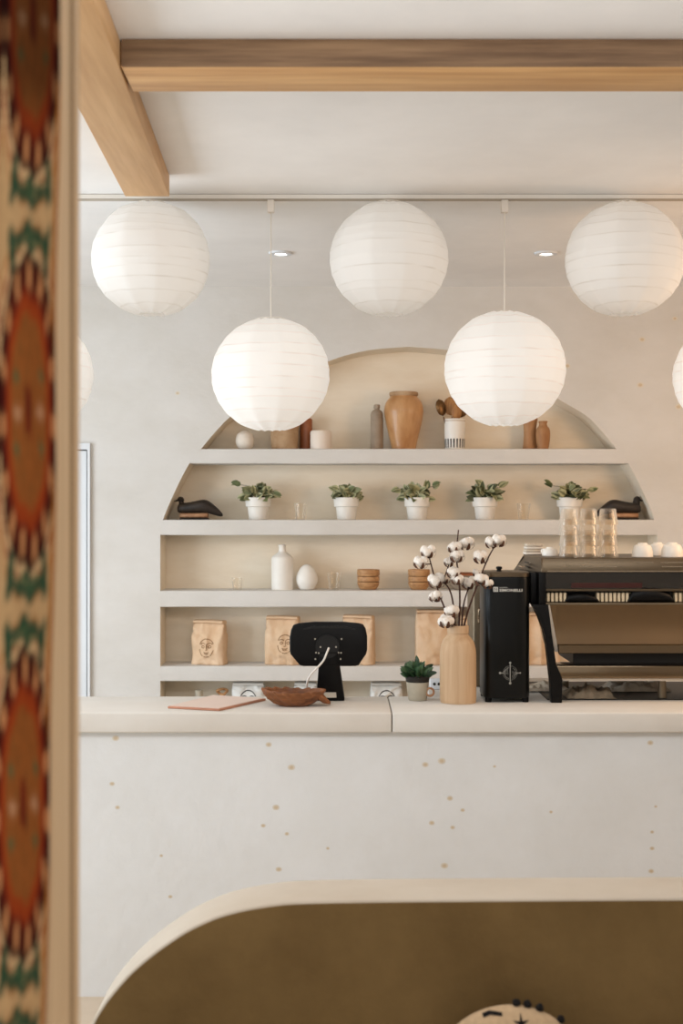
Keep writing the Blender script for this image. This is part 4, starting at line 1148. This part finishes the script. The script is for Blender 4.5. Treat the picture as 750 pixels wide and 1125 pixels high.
# dark glass band and chrome line
bm = BM(); add_box(bm, PX(599.5,DM),XE,DM+0.012,DB-0.03,PZ(647,DM),zsk-0.0005)
obj('glass_band', bm, 'dark_glass', t, smooth=False, world=True)
bm = BM(); add_box(bm, PX(628,DM),PX(706,DM),DM+0.0105,DM+0.013,PZ(646,DM),PZ(640.5,DM))  # dark red reflection in the glass, painted as a strip
obj('red_strip', bm, 'red_print', t, smooth=False, world=True)
bm = BM(); add_prism(bm, [(PX(599.5,DM),PZ(649.5,DM)),(XE,PZ(649.5,DM)),(XE,PZ(647,DM)),(PX(599.5,DM),PZ(647,DM))], DM, DM+0.03, 0.001, 1)
obj('upper_rail', bm, 'steel', t, world=True)
bm = BM(); add_box(bm, PX(599.5,DM),XE,DM+0.05,DB-0.03,PZ(663,DM),PZ(649.5,DM)-0.0003)
obj('recess', bm, 'dark_under', t, smooth=False, world=True)
for (x0,x1) in ((600,624),(655,700),(741,770)):
    x = x0+1.5
    while x < x1:
        wv = 3.0
        bm = BM(); add_box(bm, PX(x,DM),PX(x+wv,DM),DM+0.018,DM+0.05,PZ(661.5,DM),PZ(651.5,DM),0.001,1)  # cream bars stand in for bright reflections in the curved steel
        obj('grille_slat', bm, 'slat_cream', t, world=True); x += 4.6
for (cxp,wp,h0) in ((640,19,651),(716,26,645)):
    bm = BM(); c = P(cxp,662,DM)
    zz = (662-h0)*DM/F
    add_loft(bm, [(c.x-wp*DM/F,DM+0.024,c.z+0.002,0.008,0.004),(c.x-wp*0.8*DM/F,DM+0.022,c.z+zz*0.42,0.018,zz*0.42),(c.x-wp*0.3*DM/F,DM+0.02,c.z+zz*0.5,0.022,zz*0.5),(c.x+wp*0.2*DM/F,DM+0.02,c.z+zz*0.48,0.022,zz*0.48),(c.x+wp*0.75*DM/F,DM+0.022,c.z+zz*0.33,0.018,zz*0.33),(c.x+wp*DM/F,DM+0.024,c.z+0.003,0.008,0.003)],18)
    obj('group_cap', bm, 'black_plastic', t, world=True)
bm = BM(); add_prism(bm, [(PX(599.5,DM),PZ(664.5,DM)),(XE,PZ(664.5,DM)),(XE,PZ(662.3,DM)),(PX(599.5,DM),PZ(662.3,DM))], DM-0.001, DM+0.06, 0.001, 1)
obj('lower_rail', bm, 'steel_dim', t, world=True)
# slanted mirror back panel
Dl = DM+0.07
bm = BM()
add_hexa(bm, [Vector((PX(613.5,Dl),Dl,PZ(717,Dl))),Vector((XE,Dl,PZ(717,Dl))),Vector((XE,DM+0.004,PZ(664.5,DM))),Vector((PX(604,DM),DM+0.004,PZ(664.5,DM))),
              Vector((PX(613.5,Dl),DB-0.05,PZ(717,Dl))),Vector((XE,DB-0.05,PZ(717,Dl))),Vector((XE,DB-0.05,PZ(664.5,DM))),Vector((PX(604,DM),DB-0.05,PZ(664.5,DM)))])
obj('back_panel', bm, 'mirror', t, smooth=False, world=True)
bm = BM()
add_hexa(bm, [Vector((PX(609.5,Dl),Dl,PZ(716,Dl))),Vector((PX(613.4,Dl),Dl,PZ(716,Dl))),Vector((PX(603.9,DM),DM+0.003,PZ(664.6,DM))),Vector((PX(600.5,DM),DM+0.003,PZ(664.6,DM))),
              Vector((PX(609.5,Dl),Dl+.02,PZ(716,Dl))),Vector((PX(613.4,Dl),Dl+.02,PZ(716,Dl))),Vector((PX(603.9,DM),DM+.024,PZ(664.6,DM))),Vector((PX(600.5,DM),DM+.024,PZ(664.6,DM)))])
obj('edge_strip', bm, 'ceramic_matte', t, smooth=False, world=True)
bm = BM(); add_prism(bm, [(PX(612.5,Dl),PZ(717.6,Dl)),(XE,PZ(717.6,Dl)),(XE,PZ(708,Dl)),(PX(612,Dl),PZ(708,Dl))], Dl-0.016, Dl-0.001, 0.002, 1)
obj('panel_lip', bm, 'mirror', t, world=True)
bm = BM(); add_box(bm, PX(632,DM+.05),XE,DM+0.10,DB-0.06,PZ(733,DM),PZ(717.8,Dl))
obj('undercarriage', bm, 'dark_under', t, smooth=False, world=True)
# drip tray front
bm = BM(); add_box(bm, PX(610,DM),XE,DM-0.006,DM+0.12,PZ(745.5,DM),PZ(731.5,DM),0.003,2)
obj('drip_tray', bm, 'mirror', t, world=True)
bm = BM(); add_box(bm, PX(617,DM),XE,DM+0.01,DM+0.11,PZ(748.5,DM),PZ(745.6,DM))
obj('tray_underside', bm, 'ceramic_matte', t, smooth=False, world=True)
legp = [(583.5,664),(601.5,664),(603.5,680),(606.5,706),(609.5,730),(616.5,745),(617.3,747),(616.5,770.5),(605,771.5),(604,748),(602,730),(599.5,708),(596.5,692),(591.5,677),(586,668)]
def leg(D0, D1, dx=0.0):
    bm = BM(); pts = [(PX(a,DM)+dx,PZ(b,DM)) for a,b in legp]
    zmin = ZC+0.0005
    pts = [(x,zmin if b > 769 else z) for (x,z),(a,b) in zip(pts,legp)]
    add_prism(bm, pts, D0, D1, 0.003, 2); return bm
obj('leg', leg(DM-0.012,DM+0.035), 'black_plastic', t, world=True)
for px,D_ in ((640,DB-0.10),(734.5,DM+0.10),(734.5,DB-0.08),(850,DM+0.02),(850,DB-0.08)):
    bm = BM(); add_lathe(bm, [(0,ZC+0.0038),(0.016,ZC+0.0038),(0.016,ZC+0.03),(0.013,PZ(745,DM)),(0,PZ(745,DM))],18,c=(PX(px,DM),D_,0))
    obj('foot', bm, 'steel_dim', t, world=True)

bm = BM(); add_box(bm, PX(600,4.82),XE+0.05,4.80,5.30,ZC+0.0004,ZC+0.0034,0.001,1)  # thin dark sheet added as the shadow under the machine
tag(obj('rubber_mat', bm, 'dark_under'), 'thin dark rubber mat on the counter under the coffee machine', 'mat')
# cloths under and behind the machine
def cloth(label, px0, px1, D0, D1, hpx, seed, m):
    nx, ny = 40, 24; bm = BM(); g = []
    x0,x1 = PX(px0,(D0+D1)/2),PX(px1,(D0+D1)/2)
    for i in range(ny+1):
        row = []
        for j in range(nx+1):
            q = j/nx; v = i/ny
            env = (math.sin(PI*q)**0.35)*(math.sin(PI*v)**0.35)
            h = hpx*DM/F*env*(0.55+0.7*noise.noise(Vector((q*5+seed,v*3,seed)))+0.4*noise.noise(Vector((q*13+seed,v*7,seed))))
            row.append(bm.verts.new((x0+(x1-x0)*q+0.008*noise.noise(Vector((v*6,q*3,seed))),D0+(D1-D0)*v+0.012*noise.noise(Vector((q*6,v,seed+3))),ZC+0.0045+max(0.001,h))))
        g.append(row)
    for A,B in zip(g[:-1],g[1:]):
        for j in range(nx): bm.faces.new((A[j],A[j+1],B[j+1],B[j]))
    o = obj('tea_towel', bm, m, smooth='full'); 
    tag(o, label, 'towel', 'crumpled cloths by the coffee machine'); return o
cloth('crumpled grey cloth under the left of the coffee machine',619,672,4.80,4.98,15,2,'cloth_grey')
cloth('crumpled white cloth under the middle of the coffee machine',664,731,4.99,5.14,17,5,'cloth_white')
cloth('crumpled pale cloth between the grinder and the machine leg',574,622,5.0,5.16,9,9,'cloth_white')

# ------------------------------------------------------------ tumblers and cups on the machine
ZT = ztop
tp = None
kt = 4.9/F
rim, bot, hh = 10.5*kt, 8.3*kt, 17.5*kt
bm = BM()
prof = [(0,hh),(bot*0.9,hh),(bot,hh-0.003),(rim*0.965,0.010),(rim,0.006),(rim,0),(rim-0.0014,0),(rim-0.0016,0.008),(bot-0.0016,hh-0.006),(0,hh-0.006)]
add_lathe(bm, prof, 24, fn=lambda r,z,a:(r*(1-0.03*abs(math.sin(4*a))),z))
proto = obj('glass_tumbler', bm, 'tumbler'); used = False
cnt = 0
colpos = []
for row,(D_,xs) in enumerate(((4.85,(624.5,645.5,666.5)),(4.925,(623,644.2,665.4)))):
    for ci,px in enumerate(xs):
        colpos.append((row,ci,PX(px+1.2,D_),D_))
names = {0:'left',1:'middle',2:'right'}; lvl = ['lowest','second','third','topmost']
STEP = 11.6*kt
for row,ci,x,y in colpos:
    for kx in range(4):
        o = proto if not used else proto.copy()
        if used: C.objects.link(o)
        used = True
        o.location = (x+0.0012*math.sin(kx*2.1+ci), y, ZT+0.0008+kx*STEP)
        o.rotation_euler.z = ci
        tag(o, 'upturned glass tumbler, %s in the %s column of the %s row on the coffee machine' % (lvl[kx],names[ci],'front' if row==0 else 'rear'), 'glass', 'upturned tumblers stacked on the coffee machine')
def cup_prof(r,h):
    return [(0,h),(r*0.42,h),(r*0.46,h-0.004),(r*0.50,h-0.005)]+sprof([(r*0.52,h-0.006),(r*0.78,h*0.78),(r*0.95,h*0.42),(r,0.0)],5)+[(r-0.003,0),(r*0.90,h*0.42),(r*0.72,h*0.72),(0,h*0.86)]
kc = 4.88/F
def cup(label,px,D_,r,h,ang):
    t = thing('coffee_cup',label,'cup',(PX(px,D_),D_,ZT+0.0008),ang,'white cups upside down on the coffee machine')
    bm = BM(); add_lathe(bm, cup_prof(r*kc,h*kc),36); obj('cup', bm, 'cup_white', t)
    bm = BM(); add_tube(bm, spline([(r*0.93*kc,0,h*0.25*kc),(r*1.35*kc,0,h*0.3*kc),(r*1.4*kc,0,h*0.62*kc),(r*0.82*kc,0,h*0.72*kc)],5),0.004,8)
    obj('handle', bm, 'cup_white', t)
cup('upside-down white cup nearest the tumbler stack',705.5,4.86,11.5,15,1.2)
cup('upside-down white cup in the rear, between two others',722,5.02,10.5,14.5,1.4)
cup('upside-down white cup at the right, near the photo edge',738,4.86,12,15.5,1.7)
cup('upside-down white cup cut by the right photo edge',762,4.87,11.5,15,1.0)
cup('small white cup at the left end of the machine top',604,4.98,9,9.5,2.2)
t = thing('napkin_stack','small stack of folded cream napkins at the left end of the machine','napkins',(PX(585,5.12),5.12,ZT+0.0005))
for q in range(4):
    bm = BM(); add_box(bm, -0.035+0.002*q,0.038-0.001*q,-0.04,0.04,0.011*q,0.011*q+0.0105,0.004,2)
    obj('napkin', bm, 'cloth_white' if q%2 else 'ceramic_matte', t)

# ------------------------------------------------------------ plaster bench with cushion
DBn = 2.80
fr = [(1150,986),(750,986.5),(500,988),(400,989),(330,990.5),(300,993),(265,999),(237,1007),(210,1019),(190,1031),(165,1049),(143,1068),(125,1088),(112,1105),(100,1126),(91,1150),(86,1185),(84,1225)]
t = thing('plaster_bench','rounded plaster bench with brown backrest in the foreground','bench',(0.3,DBn,0))
poly = [(PX(a,DBn),PZ(b,DBn)) for a,b in fr]
dense = spline(poly,5)
outl = [(dense[0][0],0.0)]+dense+[(dense[-1][0],0.0)]
T = 0.165; r = 0.006
bm = BM(); rings = []
cen = (0.4,0.3)
def inset(pts, d):
    out = []
    n = len(pts)
    for i,(x,z) in enumerate(pts):
        if i in (0,n-1): out.append((x,z)); continue
        a = Vector(pts[i-1]); b = Vector(pts[i+1]); tt = (b-a).normalized(); nn = Vector((tt.y,-tt.x))  # outward up
        out.append((x-(-nn.x)*d*-1*-1 if False else x+nn.x*d*-1, z+nn.y*d*-1))
    return out
tst = inset(dense,0.01)
sgn = 1 if tst[20][1] < dense[20][1] else -1
for (d,y) in ((r,DBn),(r*0.55,DBn+r*0.1),(r*0.2,DBn+r*0.4),(0,DBn+r),(0,DBn+T-r),(r*0.3,DBn+T-r*0.3),(r,DBn+T)):
    ins = inset(dense,d*sgn)
    rings.append([bm.verts.new((x,y,z)) for x,z in [(ins[0][0],0.0)]+ins+[(ins[-1][0],0.0)]])
n = len(rings[0])
for A,B in zip(rings[:-1],rings[1:]):
    for i in range(n-1): bm.faces.new((A[i],A[i+1],B[i+1],B[i]))
f = bm.faces.new(list(reversed(rings[0]))); f.material_index = 1
bm.faces.new(rings[-1])
obj('backrest', bm, ['bench','bench_face'], t, world=True)
bm = BM(); add_box(bm, -0.50,1.75,2.26,DBn-0.001,0,0.358,0.02,3)
obj('seat', bm, 'bench', t, world=True)
# round cushion with pompoms
cxp, cyp = 562, 1108+86; Dq = 2.66
R = 86*Dq/F
t = thing('round_cushion','beige round cushion with black pompoms at the bottom edge','cushion',(PX(cxp,Dq),Dq+0.02,0.3588))
bm = BM(); cen = Vector((0,0,PZ(cyp,Dq)-0.3588)); 
res = bmesh.ops.create_uvsphere(bm, u_segments=48, v_segments=24, radius=1)
for v in bm.verts:
    n_ = v.co.copy(); rr = math.hypot(n_.x,n_.y)
    # disc axis along y
    v.co = Vector((n_.x*R*1.03, math.copysign(abs(n_.z)**1.2,n_.z)*0.07, n_.y*R))+cen
zmin = min(v.co.z for v in bm.verts)
shift = -zmin
obj('cover', bm, 'cushion', t)
rnd = random.Random(3)
POM = [86,78,69,52,36,20,4,-14,-34,140,160,180,200,220]
for ad in POM:
    a = math.radians(ad)
    bm = BM(); c = cen+Vector((R*1.05*math.cos(a),0,R*1.03*math.sin(a)))
    if c.z-0.011 < 0: continue
    add_ico(bm, c, 0.0088, 2, 1,1,1,0.3,ad); obj('pompom', bm, 'pompom', t, smooth='full')
bm = BM()
c0 = cen+Vector((0.018,0,R*0.84))
for q in range(5):
    a = 2*PI*q/5+PI/2
    for s_ in (1,):
        tip = Vector((0.018*math.cos(a),0,0.018*math.sin(a))); l = Vector((0.004*math.cos(a+1),0,0.004*math.sin(a+1))); r_ = Vector((0.004*math.cos(a-1),0,0.004*math.sin(a-1)))
        def onface(p):
            x,z = p.x/(R*1.03),(p.z-cen.z)/R; rr = min(0.999,x*x+z*z); return Vector((p.x,-(0.07*(math.sqrt(1-rr))**1.2)-0.002,p.z))
        vs = [bm.verts.new(onface(c0+w_)) for w_ in (Vector(),l,tip,r_)]; bm.faces.new(vs)
obj('embroidered_star', bm, 'pompom', t, smooth=False, auto='keep')
bm = BM()
def onf(x,z): return onface(Vector((x,0,z)))
strip2d(bm, [(-0.06,cen.z+R*0.90),(-0.045,cen.z+R*0.935),(-0.02,cen.z+R*0.93)], 0.006, onf)
obj('embroidered_line', bm, 'pompom', t, smooth=False, auto='keep')

# ------------------------------------------------------------ ikat curtain
DCu = 1.43; kc_ = DCu/F
nu, nv = 230, 1000
WU = 0.34
zt_, zb_ = 2.52, 0.15
U = np.linspace(0,WU,nu+1); V = np.linspace(zt_,zb_,nv+1)
UU, VV = np.meshgrid(U,V)
PY = CY-(VV-HE)/kc_
edge_px = 66-(PY/1125.0)*12-4*np.clip((PY-650)/475,0,1)+1.2*np.sin(PY/70.0)
Xs = (edge_px-CX)*kc_-UU*0.97
Ys = DCu+0.010*np.sin(UU*2*PI/0.085+0.6+0.3*np.sin(PY/200))*np.clip(UU/0.02,0,1)
s = UU/kc_                     # px from right edge
rng = np.random.RandomState(4)

colj = np.interp(s.ravel(), np.arange(0,400,1.6), rng.uniform(-1,1,250)).reshape(s.shape)
colj2 = np.interp(s.ravel(), np.arange(0,400,4.0), rng.uniform(-1,1,100)).reshape(s.shape)
yy = PY+colj*3.5+colj2*4.5
cell = np.floor((s+1)/62.0)
ds = s-(cell*62+30.5)
tt = (yy-452)/432.5; tt = tt-np.round(tt)
aw = np.abs(ds)/30.0; at = np.abs(tt)/0.385
rr = (aw**2.0+at**2.2)**0.5
ang = np.arctan2(at*np.sign(tt), ds/30.0)
def L(c): return np.array(lin(c))[:3]
col = np.zeros(s.shape+(3,)); col[:] = L((204,166,120))
def put(mask,c): col[mask] = L(c)
mpx = (0.5-np.abs(tt))*432.5
# cream ground details
put((rr > 1.04)&(rr < 1.11),(222,184,136))
put((rr > 1.11)&(rr < 1.17),(140,52,30))
put((rr > 1.17)&(rr < 1.24),(222,184,136))
put((rr > 1.24)&(rr < 1.29)&(mpx > 8),(176,112,58))
ad = np.abs(ds)
leafA = (np.abs(mpx-(13+ad*1.1)) < 7.5)&(ad < 18)
leafB = (np.abs(mpx-(34-ad*0.5)) < 5)&(ad < 9)
hook = (np.abs(ad-(19-0.07*(mpx-20))) < 3.2)&(mpx > 12)&(mpx < 66)
stem = (ad < 2.6)&(mpx > 9)&(mpx < 46)
put(leafA|leafB|hook|stem,(44,76,56))
put((np.abs(mpx-(24+ad*1.05)) < 2.2)&(ad < 15),(96,112,74))
# medallion
put(rr <= 1.04,(56,18,16))
pet = np.sin(ang*15)
put((rr <= 0.98)&(rr > 0.76)&(pet > 0.35),(204,140,92))
put((rr <= 0.95)&(rr > 0.76)&(pet <= -0.3),(84,26,18))
put((rr <= 0.80)&(rr > 0.74),(120,40,22))
put((rr <= 0.74),(160,66,28))
put((rr <= 0.62),(150,88,42))
nz = np.sin(ds*0.9+yy*0.03)*np.sin(yy*0.11)
put((rr <= 0.58)&(nz > 0.55),(132,86,44))
put((rr <= 0.5)&(nz < -0.75),(176,96,44))
put(((ad-11)**2/16+(tt*432.5)**2/60 < 1),(190,140,104))
put(((ad-12)**2/10+(np.abs(tt*432.5)-40)**2/40 < 1),(96,100,64))
put((ad < 3)&(np.abs(tt)*432.5 < 26),(110,40,24))
# selvedge
put((s < 5.5)&(rr > 1.04),(170,104,46))
put((s < 1.4),(120,70,36))
top_shade = np.clip((175-yy)/90,0,1)*(rr < 1.02)  # shade over the top medallions, put into the cloth colour
col = col*(1-0.62*top_shade[...,None])
# vertical ikat bleed
K = 4; pad = np.pad(col,((K,K),(0,0),(0,0)),mode='edge')
blur = sum(pad[i:i+col.shape[0]] for i in range(2*K+1))/(2*K+1)
col = 0.5*blur+0.5*col
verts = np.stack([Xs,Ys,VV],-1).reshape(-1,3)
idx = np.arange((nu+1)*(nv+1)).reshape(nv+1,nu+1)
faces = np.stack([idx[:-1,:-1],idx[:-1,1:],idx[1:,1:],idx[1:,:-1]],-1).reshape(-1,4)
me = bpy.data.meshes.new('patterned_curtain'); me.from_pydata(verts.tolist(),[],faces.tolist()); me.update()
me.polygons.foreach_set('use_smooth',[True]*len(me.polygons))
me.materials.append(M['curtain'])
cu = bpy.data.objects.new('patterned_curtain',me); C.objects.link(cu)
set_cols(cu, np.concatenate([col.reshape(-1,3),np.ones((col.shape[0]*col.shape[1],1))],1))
tag(cu,'ikat curtain with rust medallions and green leaves hanging at left','curtain')
bm = BM(); add_tube(bm, [(-0.80,DCu,2.535),(-0.28,DCu,2.535)], 0.012, 12)
for x in (-0.76,-0.30): add_tube(bm, [(x,DCu,2.535),(x,1.4995,2.535)], 0.006, 8)
tag(obj('curtain_rod', bm, 'bronze'),'curtain rod above the ikat curtain','curtain rod')

# ------------------------------------------------------------ light
def area(name, loc, rot, sx_, sy_, power, col):
    l = bpy.data.lights.new(name,'AREA'); l.shape = 'RECTANGLE'; l.size = sx_; l.size_y = sy_; l.energy = power; l.color = col
    o = bpy.data.objects.new(name,l); C.objects.link(o); o.location = loc; o.rotation_euler = rot
    return o
area('window_daylight',(XL+0.02,(WY0+WY1)/2,(WZ0+WZ1)/2),(0,-PI/2,0),WZ1-WZ0-0.1,WY1-WY0-0.1,118,(0.78,0.89,1.0))
def spot(name, loc, tgt, power, col, ang=80, size=0.1):
    l = bpy.data.lights.new(name,'SPOT'); l.energy = power; l.color = col; l.spot_size = math.radians(ang); l.spot_blend = 0.8; l.shadow_soft_size = size
    o = bpy.data.objects.new(name,l); C.objects.link(o); o.location = loc
    o.rotation_euler = (Vector(tgt)-Vector(loc)).to_track_quat('-Z','Y').to_euler()
    return o
area('ceiling_glow',(2.3,4.3,HC-0.1),(0,math.radians(-8),0),1.0,1.6,12,(1.0,0.74,0.50))
area('side_lamp',(2.5,4.4,2.1),(Vector((1.45,6.8,1.5))-Vector((2.5,4.4,2.1))).to_track_quat('-Z','Y').to_euler(),0.7,0.7,17,(1.0,0.64,0.38))
area('skylight_panel',(-0.2,2.2,HC-0.15),(math.radians(58),0,0),3.6,0.6,37,(0.97,0.975,1.0))  # unseen fill light added to brighten niche, wall and counter from the front
w = bpy.data.worlds.new('World'); bpy.context.scene.world = w; w.use_nodes = True
bg = w.node_tree.nodes['Background']; bg.inputs['Color'].default_value = (1.0,0.95,0.89,1); bg.inputs['Strength'].default_value = 0.82

# ------------------------------------------------------------ camera
cam = bpy.data.cameras.new('Camera'); co = bpy.data.objects.new('Camera',cam); C.objects.link(co)
co.location = (0,0,HE); co.rotation_euler = (PI/2,0,0)
cam.sensor_fit = 'VERTICAL'; cam.sensor_height = 36.0; cam.sensor_width = 24.0
cam.lens = F/1125.0*36.0; cam.clip_start = 0.05
cam.dof.use_dof = True; cam.dof.focus_distance = 5.3; cam.dof.aperture_fstop = 3.6
sc = bpy.context.scene; sc.camera = co
sc.view_settings.view_transform = 'Standard'; sc.view_settings.look = 'None'
sc.view_settings.exposure = -0.02; sc.view_settings.gamma = 1.0
sc.cycles.use_denoising = True
sc.cycles.max_bounces = 10; sc.cycles.transparent_max_bounces = 40
